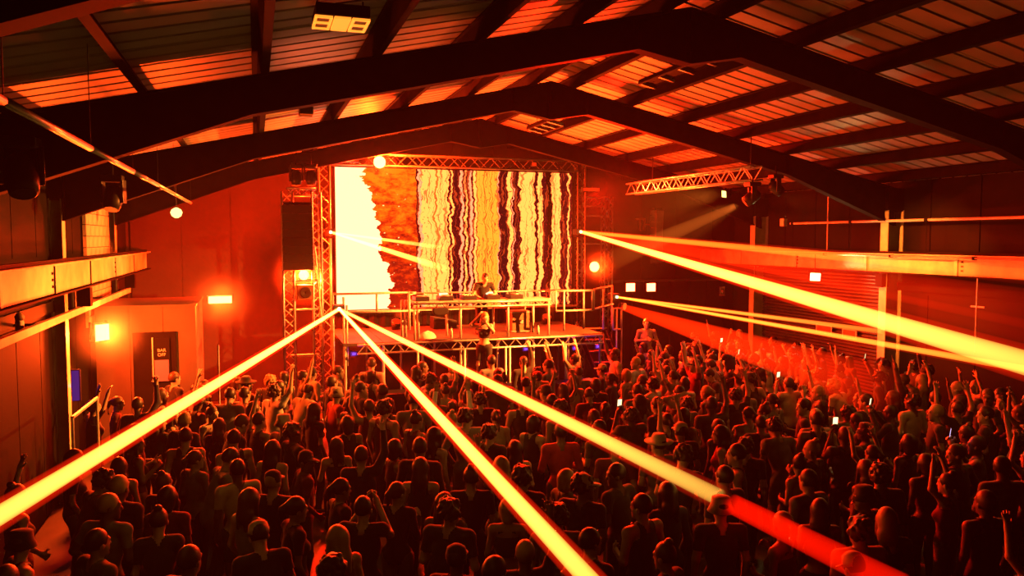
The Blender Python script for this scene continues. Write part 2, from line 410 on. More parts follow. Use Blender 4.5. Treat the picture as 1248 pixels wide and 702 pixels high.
truss(gp, (xa+.14, 20.05, zt), (xb-.12, 20.05, zt), .28)
for x in (xa, xb): MB().box(x-.3, x+.3, 19.75, 20.35, 0, .03).build('base_plate', M_alu, gp)
# PA tower left
tw = thing('truss_tower', 'aluminium truss tower carrying the left line array', 'truss', (at(365, 300, Y=18.7).x, 18.7, 0))
x1, x2 = at(351, 300, Y=18.7).x, at(386, 300, Y=18.7).x; z1 = at(360, 234, Y=18.7).z
truss(tw, (x1, 18.7, 0), (x1, 18.7, z1), .24); truss(tw, (x2, 18.7, 0), (x2, 18.7, z1), .2)
truss(tw, (x1, 18.7, z1), (x2, 18.7, z1), .16)
for py in (312, 342, 377, 432):
    z = at(365, py, Y=18.7).z; MB().tube((x1, 18.6, z),(x2, 18.6, z), .022).build('cross_tube', M_scaf, tw)
MB().tube((x2-.05,18.58,at(386,300,Y=18.7).z),(x2+.12,18.58,at(400,420,Y=18.7).z), .022).build('brace', M_scaf, tw)
fan = thing('speaker_cabinet', 'square wedge speaker with round cone on the left truss tower', 'speaker', at(372, 364, Y=18.65))
p = at(372, 356, Y=18.6); MB().cbox(p, .36, .3, .34).build('body', M_case, fan, bevel=.01)
MB().lathe([(.13,0),(.13,.03),(.10,.035),(.03,.0)], 18, p-Vector((0,.15,0)), Quaternion((1,0,0), PI/2)).build('cone', M_black, fan, True)
# tower right of screen
tr = thing('truss_tower', 'short aluminium truss tower right of the screen', 'truss', (at(738, 300, Y=20.3).x, 20.3, 0))
x3 = at(739.5, 300, Y=20.3).x; z3 = at(739, 240, Y=20.3).z
truss(tr, (x3, 20.3, 0), (x3, 20.3, z3), .24); truss(tr, (xb+.1, 20.3, z3-.15), (x3-.12, 20.3, z3-.15), .24)
for py in (263, 297): MB().tube((xb+.1,20.3,at(725,py,Y=20.3).z),(x3,20.3,at(725,py,Y=20.3).z),.02).build('cross_tube', M_scaf, tr)
# flown truss on the right, runs along the hall
ft = thing('flown_truss', 'bright aluminium lighting truss flown below the roof on right', 'truss', (9.6, 16, 5.6))
fa, fb = at(769, 230, X=9.6), at(922, 211.5, X=9.6); zf = (fa.z+fb.z)/2
truss(ft, (9.6, fa.y, zf), (9.6, fb.y, zf), .27)
for y in (fa.y-1.2, fb.y+.2): MB().tube((9.6, y, zf+.12),(9.6, y, roof_z(9.6)-.05), .012, n=6).build('hanging_wire', M_cable, ft)

# ------------------------------------------------------------------ video screen
def screen_material():
    m = bpy.data.materials.new('led_wall_image'); m.use_nodes = True; nt = m.node_tree; N, L = nt.nodes, nt.links
    for n in list(N): N.remove(n)
    out = N.new('ShaderNodeOutputMaterial'); em = N.new('ShaderNodeEmission'); L.new(em.outputs[0], out.inputs['Surface'])
    tc = N.new('ShaderNodeTexCoord'); sp = N.new('ShaderNodeSeparateXYZ'); L.new(tc.outputs['Generated'], sp.inputs[0])
    def V(x): return x
    def math_(op, a, b=None, c=None, clamp=False):
        n = N.new('ShaderNodeMath'); n.operation = op; n.use_clamp = clamp
        for i, q in enumerate((a, b, c)):
            if q is None: continue
            if isinstance(q, (int, float)): n.inputs[i].default_value = q
            else: L.new(q, n.inputs[i])
        return n.outputs[0]
    def noise(x, y, sx, sy, det=2.0, off=0.0, rough=.5):
        cb = N.new('ShaderNodeCombineXYZ'); L.new(math_('MULTIPLY', x, sx), cb.inputs[0]); L.new(math_('MULTIPLY', y, sy), cb.inputs[1]); cb.inputs[2].default_value = off
        n = N.new('ShaderNodeTexNoise'); n.inputs['Scale'].default_value = 1.0; n.inputs['Detail'].default_value = det; n.inputs['Roughness'].default_value = rough
        L.new(cb.outputs[0], n.inputs['Vector']); return math_('SUBTRACT', n.outputs['Fac'], .5)
    def mix(f, a, b):
        n = N.new('ShaderNodeMix'); n.data_type = 'RGBA'; L.new(f, n.inputs['Factor'])
        for q, s in ((a, n.inputs['A']), (b, n.inputs['B'])):
            if isinstance(q, tuple): s.default_value = (*q, 1)
            else: L.new(q, s)
        return n.outputs['Result']
    u, v = sp.outputs[0], sp.outputs[2]
    wob = math_('ADD', math_('MULTIPLY', noise(u, v, 5, 7, 2, 3.1), .050), math_('MULTIPLY', noise(u, v, 45, 34, 2, 1.7), .020))
    uw = math_('ADD', u, wob)
    ramp = N.new('ShaderNodeValToRGB'); ramp.color_ramp.interpolation = 'CONSTANT'; L.new(uw, ramp.inputs['Fac'])
    DK, YE, OR, PA = (.045,.001,.003), (4.6,.76,.12), (4.6,.52,.034), (3.6,.52,.2)
    bands = [(0, DK),(.332,PA),(.34,YE),(.398,(1.0,.2,.02)),(.405,YE),(.452,DK),(.458,YE),(.466,DK),(.497,PA),(.510,DK),(.518,YE),(.527,DK),(.538,PA),(.55,DK),(.556,YE),(.567,DK),
             (.573,OR),(.606,(1.2,.22,.01)),(.611,OR),(.637,(1.2,.22,.01)),(.642,OR),(.668,PA),(.675,DK),(.714,YE),(.728,DK),(.733,PA),(.738,DK),(.764,YE),(.826,DK),(.837,YE),(.856,DK)]
    cr = ramp.color_ramp
    while len(cr.elements) > 1: cr.elements.remove(cr.elements[-1])
    cr.elements[0].position = 0; cr.elements[0].color = (*DK, 1)
    for p_, c in bands[1:]:
        e = cr.elements.new(p_); e.color = (*c, 1)
    ramp2 = N.new('ShaderNodeValToRGB'); ramp2.color_ramp.interpolation = 'CONSTANT'; L.new(uw, ramp2.inputs['Fac']); c2 = ramp2.color_ramp
    c2.elements[0].color = (0,0,0,1); c2.elements[1].position = .9; c2.elements[1].color = (*YE,1)
    for p_, c in ((.912,(1.0,.2,.03)),(.917,YE),(.944,DK),(.978,YE),(.988,DK)):
        e = c2.elements.new(p_); e.color = (*c,1)
    gt = math_('GREATER_THAN', uw, .88); base = mix(gt, ramp.outputs['Color'], ramp2.outputs['Color'])
    # fine dark red cracks down the streaks
    crack = math_('LESS_THAN', math_('ABSOLUTE', noise(uw, v, 52, 2.5, 1, 9.0)), .020)
    spk = math_('GREATER_THAN', noise(uw, v, 110, 45, 3, 5.0), .14)
    base = mix(math_('MULTIPLY', crack, .75), base, (.7,.06,.01))
    base = mix(math_('MULTIPLY', spk, .8), base, (.35,.01,.01))
    # mottled orange field beside the white block
    mo = noise(u, v, 22, 22, 6, 2.2, .7); t_or = math_('ADD', math_('MULTIPLY', v, 1.1), math_('MULTIPLY', mo, 3.0))
    r3 = N.new('ShaderNodeValToRGB'); L.new(math_('MULTIPLY', t_or, .6, None, True), r3.inputs['Fac'])
    r3.color_ramp.elements[0].position = .1; r3.color_ramp.elements[0].color = (.25,.004,.002,1); r3.color_ramp.elements[1].position = .7; r3.color_ramp.elements[1].color = (1.5,.26,.006,1)
    e = r3.color_ramp.elements.new(.35); e.color = (.85,.035,.002,1)
    dots = math_('GREATER_THAN', noise(u, v, 55, 40, 1, 8.0), .235)
    field = mix(dots, r3.outputs['Color'], (2,1.0,.3))
    isf = math_('LESS_THAN', math_('ADD', u, math_('MULTIPLY', wob, .6)), .322)
    base = mix(isf, base, field)
    # white block at the left with a ragged edge
    edge = math_('ADD', math_('SUBTRACT', .228, math_('MULTIPLY', v, .115)), math_('ADD', math_('MULTIPLY', noise(u, v, 3, 6, 3, 4.4), .13), math_('MULTIPLY', noise(u, v, 40, 40, 3, 6.6), .06)))
    isw = math_('LESS_THAN', u, edge); base = mix(isw, base, (7.5,1.45,.6))
    L.new(base, em.inputs['Color']); em.inputs['Strength'].default_value = 1.0
    return m
sc_t = thing('video_screen', 'large bright LED wall showing wavy yellow streaks behind the DJ', 'screen', ((SX0+SX1)/2, YS, SZ0))
MB().box(SX0, SX1, YS-.02, YS-.015, SZ0, SZ1).build('display', screen_material(), sc_t)
MB().box(SX0-.02, SX1+.02, YS-.012, YS+.09, SZ0-.02, SZ1+.02).build('housing', M_black, sc_t)
for k in range(4):
    x = SX0 + (SX1-SX0)*(k+.5)/4; MB().box(x-.05, x+.05, YS+.1, YS+.14, 0.0, SZ0+.3).build('support_leg', M_steel, sc_t)

# ------------------------------------------------------------------ stage
YF0 = 17.0; DZ = 2.02
X0, X1 = at(418, 420, Y=YF0).x, at(735, 405, Y=YF0).x
st = thing('stage_platform', 'raised stage platform of ply deck panels on steel legs', 'stage', ((X0+X1)/2, 18.2, 0))
nxp, nyp = 7, 3; wx = (X1-X0)/nxp; wy = 2.85/nyp
dp = MB().box(.006, wx-.006, .006, wy-.006, -.06, 0).mesh('deck_panel'); dp.materials.append(M_deck)
for i in range(nxp):
    for j in range(nyp):
        o = share(dp, 'deck_panel', M_deck, None, (X0+i*wx, YF0+j*wy, DZ)); put(o, st)
for i in range(nxp+1):
    for y in (YF0+.06, YF0+2.8):
        MB().tube((X0+min(max(i*wx,.05),X1-X0-.05), y, 0),(X0+min(max(i*wx,.05),X1-X0-.05), y, DZ-.06), .03).build('leg', M_scaf, st)
tf = thing('stage_truss', 'white lit ladder truss along the front edge of stage', 'truss', ((X0+X1)/2, YF0-.05, DZ))
za = DZ-.02; truss(tf, (X0+.3, YF0-.06, za-.11), (X1, YF0-.06, za-.11), .19, lad=True, m=M_alu, step=.17)
# back drape below the screen
dr = thing('stage_drape', 'dark pleated drape hung below the screen behind the stage', 'curtain', ((SX0+SX1)/2, 19.9, DZ))
vs_, n = [], 120
b = MB()
for i in range(n+1):
    x = SX0-.1 + (SX1-SX0+.4)*i/n; y = 19.93 + .03*math.sin(i*1.3); b.v += [(x,y,DZ+.005),(x,y,SZ0-.03)]
b.f = [(2*i,2*i+2,2*i+3,2*i+1) for i in range(n)]
b.build('fabric', M_wallr, dr)
MB().bar((SX0-.1,19.85,SZ0-.04),(SX1+.1,19.85,SZ0-.04),.05,.05).build('batten', M_scaf, dr)

def rail(label, pts, posts, r=.024, group=None):
    t = thing('guard_rail', label, 'rail', pts[0][0], group=group)
    for k, (a, b_) in enumerate(pts): MB().tube(a, b_, r).build('rail', M_scaf, t, True)
    for a, b_ in posts: MB().tube(a, b_, r).build('post', M_scaf, t, True)
    return t
Yr = YF0+.1
def P(px, py, Y=Yr): return at(px, py, Y=Y)
def vert(px, y0, y1, Y=Yr):
    a = P(px, y0, Y); b_ = P(px, y1, Y); return (Vector((a.x, Y, a.z)), Vector((a.x, Y, b_.z)))
def level(px0, px1, py, Y=Yr):
    a, b_ = P(px0, py, Y), P(px1, py, Y); z = P((px0+px1)/2, py, Y).z; return (Vector((a.x, Y, z)), Vector((b_.x, Y, z)))
rail('galvanised stage rail in front of the bright left part of screen', [level(405, 499, 357.5), level(419, 504, 380)],
     [vert(405.5, 357, 440), vert(459, 357, 380), vert(418.5, 362, 446), vert(422.5, 372, 446)])
rail('single galvanised rail post at left end of the DJ table', [level(499, 507, 357)], [vert(498.5, 355, 402)], r=.03)
rail('long thin top rail behind the DJ table', [level(500, 700, 355.5, 18.4)], [vert(545, 355, 401, 18.4), vert(640, 355, 400, 18.4)], r=.02)
rail('framed galvanised rail panel right of DJ table', [level(677, 722, 354.5), level(678, 722, 378.5)], [vert(677.5, 354, 379), vert(722, 353, 378), vert(687.5, 354, 403), vert(711.5, 354, 401)])
# receding right hand rail panel and lower gate
a0, a1 = P(724, 353), at(746, 357.5, Y=18.3); b0, b1 = P(724, 377), at(747, 382, Y=18.3)
a1.z = a0.z; b1.z = b0.z
rail('galvanised rail panel turning back along right side of stage', [(a0, a1), (b0, b1)],
     [(a0, Vector((a0.x,a0.y,b0.z))), (a1, Vector((a1.x,a1.y,DZ))), ((a0+a1)/2, Vector(((a0.x+a1.x)/2,(a0.y+a1.y)/2,DZ)))])
Yg = 17.4
rail('narrow tall gate frame on post at stage steps', [level(747.5, 757.5, 376, Yg), level(747.5, 757.5, 401.5, Yg)], [vert(747.5, 375, 402, Yg), vert(757.5, 376, 402.5, Yg), vert(752, 376, 470, Yg)], r=.02)
stp = thing('stage_steps', 'steel steps climbing to the right end of stage', 'steps', (X1+.45, 17.6, 0))
for k in range(8):
    z = .25*(k+1)-.05; MB().box(X1+.05, X1+.75, 16.6+.0-.0+ (k*.26), 16.6+k*.26+.28, z-.04, z).build('tread', M_deck, stp)
for x in (X1+.05, X1+.75): MB().bar((x,16.5,.1),(x,18.7,2.0),.04,.16).build('stringer', M_steel, stp)

# DJ table
tl, trr = P(503, 366), P(672, 364); ty0, ty1 = YF0+.12, YF0+.75; tzz = P(590, 366).z
dt = thing('dj_table', 'long scaffold DJ table with perforated metal front edge on stage', 'table', ((tl.x+trr.x)/2, ty0, DZ))
MB().box(tl.x, trr.x, ty0, ty1, tzz-.03, tzz).build('table_top', M_scaf, dt, bevel=.006)
truss(dt, (tl.x, ty0-.02, tzz-.09), (trr.x, ty0-.02, tzz-.09), .1, lad=True, m=M_alu, step=.14)
for px in (505.5, 510, 561.5, 619.5, 669):
    x = P(px, 390).x; MB().tube((x, ty0, DZ if px > 510 else DZ), (x, ty0, tzz), .03).build('leg', M_scaf, dt, True)
    MB().tube((x-.18, ty1-.05, DZ), (x-.18, ty1-.05, tzz), .03).build('leg', M_scaf, dt, True)
for px in (509, 566, 616, 621, 689):
    x = at(px, 425, Y=YF0-.1).x; z0 = 0
    lg = thing('stage_prop', 'white steel prop standing under stage front edge', 'prop', (x, YF0-.12, 0), group='white props under the stage front edge')
    MB().tube((x, YF0-.12, 0.02), (x, YF0-.12, DZ-.22), .028).build('tube', M_scaf, lg, True); MB().box(x-.1, x+.1, YF0-.22, YF0-.02, 0, .02).build('base_plate', M_scaf, lg)
# DJ gear
gx0 = tl.x+.25
for k in range(5):
    x = gx0 + k*.56
    isx = k == 2
    g = thing('mixer' if isx else 'media_player', ['black deck player at the far end of DJ table by single rail post', 'black deck player above hanging bag between end player and mixer', 'wide club mixer with rows of knobs on DJ table', 'black deck player just past the mixer before the DJ', 'black deck player above the flight case on DJ table'][k], 'mixer' if isx else 'player', (x, ty0+.32, tzz), group=None if isx else 'deck players on the DJ table')
    MB().box(x-.16, x+.16, ty0+.12, ty0+.52, tzz, tzz+.1).build('body', M_black, g, bevel=.008)
    if isx:
        for a in range(4):
            for c in range(4): MB().lathe([(.012,0),(.010,.025)], 8, (x-.11+a*.07, ty0+.2+c*.07, tzz+.1)).build('knob', M_alu, g)
    else:
        MB().lathe([(.1,0),(.1,.02),(.085,.028),(.02,.024)], 20, (x, ty0+.27, tzz+.1)).build('jog_wheel', M_alu, g, True)
        MB().cbox((x, ty0+.45, tzz+.12), .2, .01, .08, Matrix.Rotation(-.6, 3, 'X')).build('display', M_phone_w if k % 2 else M_black, g)
# things on the stage
sp = P(633, 407, 17.9); sb_ = thing('flight_case', 'brown upright flight case under the DJ table', 'case', (sp.x, 18.0, DZ))
MB().box(sp.x-.24, sp.x+.24, 17.75, 18.2, DZ, DZ+.52).build('body', M_case, sb_, bevel=.012)
for z in (DZ+.03, DZ+.49): MB().box(sp.x-.25, sp.x+.25, 17.74, 18.21, z-.012, z+.012).build('edge_trim', M_alu, sb_)
MB().box(sp.x-.05, sp.x+.05, 17.73, 17.75, DZ+.22, DZ+.3).build('latch', M_alu, sb_)
bp_ = P(536, 377, YF0+.02); bg = thing('hanging_bag', 'black bag hung from DJ table front edge', 'bag', bp_)
b = MB(); prof = [(-.28,.07),(-.30,-.05),(-.24,-.16),(-.08,-.2),(.1,-.19),(.26,-.13),(.29,.0),(.27,.07)]
for i, (x, z) in enumerate(prof):
    pass
b.prism([(bp_.x+x*.65, bp_.z+z*.7) for x, z in prof], bp_.y-.14, bp_.y-.02); b.build('body', M_black, bg, bevel=.03)
MB().path([bp_+Vector((-.12,-.08,.03)), bp_+Vector((-.05,-.06,.12)), bp_+Vector((.05,-.06,.12)), bp_+Vector((.12,-.08,.03))], .012).build('strap', M_black, bg)
wp = P(521, 413, YF0+.35); wt = MB()
n1, n2 = 14, 7
for j in range(n2):
    for i in range(n1):
        a = 2*PI*i/n1; h_ = j/(n2-1); r_ = math.cos(h_*PI/2)**.6
        wt.v.append((wp.x + (.2+.03*math.sin(a*3))*r_*math.cos(a), YF0+.35 + .12*r_*math.sin(a), DZ + .16*h_*(1+.15*math.sin(a*2+1))))
wt.f = [(j*n1+i, j*n1+(i+1) % n1, (j+1)*n1+(i+1) % n1, (j+1)*n1+i) for j in range(n2-1) for i in range(n1)]
tag(wt.build('towel', M_white, smooth=True), 'crumpled white towel lying on the stage front', 'towel')
for px, lab in ((550, 'small clear bottle standing on stage under the DJ table'), (656, 'small bottle standing on stage beside the flight case')):
    q = P(px, 410, YF0+.3); bo = thing('bottle', lab, 'bottle', (q.x, YF0+.3, DZ))
    MB().lathe([(.035,0),(.035,.15),(.014,.2),(.014,.22)], 12, (q.x, YF0+.3, DZ)).build('body', M_white, bo, True); MB().lathe([(.017,.22),(.017,.25)], 10, (q.x, YF0+.3, DZ)).build('cap', M_dark, bo)
mw = P(505, 390, 19.2)
for px, lab in ((540, 'dark floor box lying at the back of stage'),):
    q = at(px, 395, Y=19.3); tg = thing('floor_monitor', lab, 'speaker', (q.x, 19.3, DZ))
    MB().prism([(q.x-.3,DZ),(q.x+.3,DZ),(q.x+.3,DZ+.2),(q.x-.3,DZ+.3)], 19.05, 19.5).build('body', M_black, tg, bevel=.01); MB().box(q.x-.27,q.x+.27,19.03,19.05,DZ+.03,DZ+.18).build('grille', M_grille, tg)
# subwoofers in front of stage
for k, px in enumerate((470, 540, 640, 700)):
    q = at(px, 430, Y=16.55); sb = thing('subwoofer', ['black subwoofer on floor below the stage corner laser', 'black subwoofer on floor below the hanging bag', 'black subwoofer on floor below the flight case', 'black subwoofer on floor below the framed rail panel'][k], 'speaker', (q.x, 16.55, 0), group='subwoofers below the stage')
    MB().box(q.x-.5, q.x+.5, 16.3, 16.8, 0, 1.0).build('cabinet', M_black, sb, bevel=.015); MB().box(q.x-.46, q.x+.46, 16.28, 16.3, .05, .95).build('grille', M_grille, sb)
# violet fixtures under the stage
for px, py in ((431, 431), (640, 425), (700, 424), (828-100, 422)):
    q = at(px, py, Y=17.5); lv = thing('violet_light', 'small violet light glowing under the stage', 'light', q, group='violet lights under the stage')
    MB().cbox(q, .16, .12, .1).build('housing', M_black, lv); MB().cbox(q-Vector((0,.066,0)), .08, .01, .035).build('lens', M_led_v, lv)
    lamp('violet_glow', 'POINT', q-Vector((0,.12,0)), 2.5, (.25,.05,1), .05)

# ------------------------------------------------------------------ box room on the left
BY = 16.6; rc = at(238, 373, Y=BY); RX = rc.x; RZ = rc.z
rm = thing('box_room', 'pale plywood box room built in the left rear corner', 'room', ((XL+RX)/2, BY, 0))
nb = 3
for i in range(nb):
    a = XL+.05 + (RX-XL-.05)*i/nb; c = XL+.05 + (RX-XL-.05)*(i+1)/nb
    MB().box(a+.004, c-.004, BY, BY+.06, 0.0, RZ).build('front_panel', M_room, rm)
for i in range(2): MB().box(RX-.06, RX, BY+.07+i*1.0, BY+.07+(i+1)*1.0-.008, 0, RZ).build('side_panel', M_room, rm)
MB().box(XL+.03, RX+.02, BY-.02, BY+2.1, RZ, RZ+.04).build('roof_panel', M_room, rm)
d0, d1 = at(165, 410, Y=BY-.04), at(211, 410, Y=BY-.04)
dz = at(188, 408, Y=BY-.04).z
dr_ = MB().box(d0.x, d1.x, BY-.05, BY-.004, 0.02, dz).build('door', M_wall, rm)
fr = MB(); fr.box(d0.x-.05, d0.x, BY-.06, BY-.002, 0, dz+.05).box(d1.x, d1.x+.05, BY-.06, BY-.002, 0, dz+.05).box(d0.x, d1.x, BY-.06, BY-.002, dz, dz+.05); fr.build('door_frame', M_wallr, rm)
pn = at(197, 427, Y=BY-.1)
nt_ = thing('door_notice', 'hinged board with printed BAR OFF notice on box room door', 'sign', pn)
e0, e1 = at(186, 413, Y=BY-.12), at(206, 412, Y=BY-.12); zb2 = at(196, 465, Y=BY-.12).z
MB().box(e0.x, e1.x, BY-.09, BY-.06, zb2, e0.z).build('board', M_wall, nt_); MB().box(e0.x-.02, e0.x, BY-.11, BY-.055, zb2, e0.z+.02).build('board_edge', M_sign, nt_)
bz = at(196, 439, Y=BY-.12).z; MB().box(e0.x+.02, e1.x-.02, BY-.098, BY-.09, zb2, bz).build('blue_sheet', M_paper, nt_)
text('BAR', .085, M_sign, 'lettering', nt_, at(197, 427, Y=BY-.1), (PI/2,0,0)); text('OFF', .085, M_sign, 'lettering', nt_, at(197, 432.5, Y=BY-.1), (PI/2,0,0))
# thin vertical pipe right of the room
vp = at(266, 420, Y=17.4); tag(MB().tube((vp.x,17.4,0),(vp.x,17.4,vp.z), .018).build('standpipe', M_scaf), 'thin bright pole standing right of the box room', 'pole')
# handrail by the left wall
ha, hb = at(88, 509, X=-2.3), at(118, 485, X=-2.3)
hl = thing('handrail', 'pale sloping handrail beside the left column', 'rail', (-2.3, ha.y, 0))
MB().tube(ha, hb, .025).build('rail', M_scaf, hl); MB().tube(ha, (ha.x,ha.y,0), .02).build('post', M_scaf, hl); MB().tube(hb, (hb.x,hb.y,0), .02).build('post', M_scaf, hl)
# violet lamp on the left column
q = at(92, 470, Y=14.6); vl = thing('violet_light', 'violet wall light low behind the left column', 'light', q)
MB().cbox(q, .1, .06, .5).build('lens', emis('dim_violet_panel', (.30,.08,1.0), .16), vl); MB().cbox(q+Vector((0,.05,0)), .14, .04, .54).build('housing', M_black, vl)
lamp('violet_glow', 'POINT', at(86, 470, Y=14.25), .8, (.3,.1,1), .05)
# figure-like white lantern on the left rail
q = at(24, 395, X=XL+.05); lnb = thing('wall_lantern', 'white candle shaped wall lantern above the left guard rail', 'lantern', q)
MB().lathe([(.05,-.14),(.055,0),(.05,.05)], 12, q).build('body', M_white, lnb, True); MB().lathe([(.05,.05),(.06,.1),(.02,.16)], 12, q).build('finial', M_case, lnb, True)

# ------------------------------------------------------------------ lights
def strobe(label, p, w_, h_, power, color, lens, aim, facing=(0,-1,0), lamp_kind='SPOT', group=None, spot=165, rnd=False, haze=0, hr_=.8, name='strobe_light'):
    t = thing(name, label, 'light', p, group=group); d = Vector(facing).normalized(); q = Vector((0,-1,0)).rotation_difference(d).to_matrix()
    MB().cbox(p, w_, .14, h_, q).build('housing', M_black, t, bevel=.01)
    if rnd: MB().lathe([(.3*(w_+h_),0),(.3*(w_+h_),.012)], 20, p + d*.075, Vector((0,0,1)).rotation_difference(d)).build('lens', lens, t)
    else: MB().cbox(p + d*.075, w_*.9, .012, h_*.84, q).build('lens', lens, t)
    if haze:
        hz = bpy.data.materials.new('lit_haze'); hz.use_nodes = True; nt = hz.node_tree
        for n in list(nt.nodes): nt.nodes.remove(n)
        ho = nt.nodes.new('ShaderNodeOutputMaterial'); hv = nt.nodes.new('ShaderNodeVolumeScatter'); hv.inputs['Color'].default_value = (1,1,1,1); hv.inputs['Density'].default_value = haze; hv.inputs['Anisotropy'].default_value = .2
        R = hr_; htc = nt.nodes.new('ShaderNodeTexCoord'); hl_ = nt.nodes.new('ShaderNodeVectorMath'); hl_.operation = 'LENGTH'; hm = nt.nodes.new('ShaderNodeMapRange')
        hm.interpolation_type = 'SMOOTHSTEP'; hm.inputs['From Min'].default_value = 0; hm.inputs['From Max'].default_value = R; hm.inputs['To Min'].default_value = haze; hm.inputs['To Max'].default_value = 0
        nt.links.new(htc.outputs['Object'], hl_.inputs[0]); nt.links.new(hl_.outputs['Value'], hm.inputs['Value']); nt.links.new(hm.outputs[0], hv.inputs['Density']); nt.links.new(hv.outputs[0], ho.inputs['Volume'])
        ho_ = MB().lathe([(max(.001, R*math.sin(PI*k/12)), -R*math.cos(PI*k/12)) for k in range(13)], 24).build('haze', hz, smooth=True); ho_.location = p + d*.2
        ho_['kind'] = 'stuff'; tag(ho_, 'thin lit haze hanging around ' + label, 'haze')
    for s in (-1, 1): MB().cbox(p + q @ Vector((s*(w_/2+.012), .02, .04)), .02, .05, h_*.9, q).build('yoke', M_steel, t)
    lamp('strobe_beam', lamp_kind, p + d*.2, power, color, .12, aim=p+d*2 if aim is None else aim, spot=spot, blend=.5)
    return t
pL = at(121, 405, X=XL+.35)
strobe('blazing white strobe on the left wall by box room', pL, .3, .34, 1500, (1,.06,.004), M_lens, None, (.75,-.65,0), lamp_kind='POINT', haze=.16, hr_=.75)
p2 = at(268, 365, Y=17.2)
strobe('wide blazing strobe fixed at the box room corner', p2, .5, .17, 1400, (1,.05,.003), M_lens, None, (.1,-1,0), haze=.16, hr_=.8)
p3 = at(370, 335, Y=19.3)
strobe('strobe glowing below the left line array', p3, .26, .14, 8500, (1,.019,.001), M_lens, None, lamp_kind='POINT', rnd=True, haze=.10, hr_=.85)
p4 = at(462, 198, Y=19.7)
strobe('round bright spot on top truss above the screen', p4, .26, .24, 3500, AMBER, M_lens, None, lamp_kind='POINT', rnd=True, haze=.045, hr_=.6)
p5 = at(723, 325, Y=19.9)
strobe('strobe glowing on the truss right of the screen', p5, .27, .2, 2200, AMBER, M_lens, None, rnd=True, haze=.15, hr_=.65)
for px, lab in ((767, 'square white flood left of two on the dark partition'), (792, 'square white flood right of two on the dark partition')):
    q = at(px, 350, Y=20.15); strobe(lab, q, .3, .27, 130, WARM, M_lens, None)
q = at(993, 337, X=XR-.7)
strobe('greenish white flood hung below right crane beam', q, .26, .22, 60, (.9,1,.35), M_lens_g, None, (-.5,-.85,-.1))
MB().tube(q+Vector((0,0,.1)), (q.x, q.y, 3.9), .008).build('hanger', M_cable, bpy.data.objects[[o.name for o in bpy.data.objects if o.name.startswith('strobe_light') and o.type == 'EMPTY'][-1]])
q = at(650, 200.5, Y=19.7); strobe('tiny red lamp on the top truss above screen', q, .12, .1, 12, RED, M_lens_r, None, name='red_lamp')
q = at(215, 259, Y=17.2); yl = thing('globe_lamp', 'round yellow lamp hanging below the suspended tube', 'lamp', q)
MB().lathe([(.02,.1),(.09,.06),(.115,0),(.09,-.07),(.03,-.11)][::-1], 16, q).build('globe', M_lens_y, yl, True); MB().tube(q+Vector((0,0,.1)),(q.x,q.y,roof_z(q.x)-.05),.006).build('cord', M_cable, yl)
lamp('globe_glow', 'POINT', q-Vector((0,.25,0)), 8, (1,.7,.15), .1)

def moving_head(label, p, s, tilt, pan=0, lit=None, group=None):
    t = thing('moving_head_light', label, 'light', p, group=group); q = Matrix.Rotation(pan, 3, 'Z') @ Matrix.Rotation(tilt, 3, 'X')
    MB().cbox(p+Vector((0,0,.28*s)), .3*s, .24*s, .1*s).build('base', M_black, t, bevel=.015)
    rz = Matrix.Rotation(pan, 3, 'Z')
    for k in (-1, 1): MB().cbox(p+rz @ Vector((k*.16*s,0,.08*s)), .04*s, .12*s, .36*s, rz).build('yoke', M_black, t, bevel=.01)
    hd = MB().lathe([(.08*s,.18*s),(.13*s,.12*s),(.14*s,-.08*s),(.12*s,-.2*s)][::-1], 16, p, (q.to_quaternion())).build('head', M_black, t, True)
    MB().lathe([(.10*s,-.215*s),(.10*s,-.2*s)], 16, p, q.to_quaternion()).build('lens', lit or M_grille, t)
    MB().tube(p+Vector((0,0,.33*s)), p+Vector((0,0,.55*s)), .015).build('clamp', M_steel, t)
    return t
moving_head('large black moving head light at the left wall', at(26, 212, Y=8.6), 1.05, -.5, .4)
moving_head('black moving head light hung before left column', at(138, 240, Y=13.4), 1.0, -.4, -.3)
moving_head('black moving head light, left one of pair above line array', at(361, 216, Y=18.3), .85, -.2, 0)
moving_head('black moving head light, right one of pair above line array', at(379, 216, Y=18.3), .85, -.2, 0)
mh = at(917, 240, X=9.6); moving_head('black moving head light at the near end of flown truss', mh, .9, .9, 1.2)
lamp('spot_beam', 'SPOT', mh+Vector((-.15,.25,-.15)), 22000, (1,.18,.02), .05, aim=(4.6, 17.4, 2.3), spot=46, blend=.6)
sp_ = at(886, 236, X=9.6); strobe('small lit par lamp clamped under the flown truss', sp_, .16, .16, 19000, (1,.2,.018), M_lens_y, (-2.8, 14.6, 3.7), (-.98,-.0,-.15), name='par_lamp', spot=40)
added_mh = at(905, 232, X=9.75); moving_head('small black moving head light added under flown truss to brighten right columns', added_mh+Vector((.15,-.9,0)), .8, -.9, 1.4)
lamp('spot_beam', 'SPOT', added_mh+Vector((.3,-.9,-.1)), 2600, (1,.17,.014), .06, aim=(XR, 13.3, 3.5), spot=54, blend=.6)  # made-up spot, added to brighten the right wall columns
# hook hoist above the left lights
hk = thing('chain_hoist', 'chain hoist with hook above the left moving head pair', 'hoist', at(369, 190, Y=18.4)); q = at(369, 192, Y=18.4)
MB().cbox(q, .34, .2, .2).build('body', M_steel, hk, bevel=.02); MB().cbox(q-Vector((0,0,.2)), .5, .12, .12).build('bracket', M_alu, hk); MB().tube(q+Vector((0,0,.1)),(q.x,q.y,roof_z(q.x)-.1),.02).build('chain', M_steel, hk)

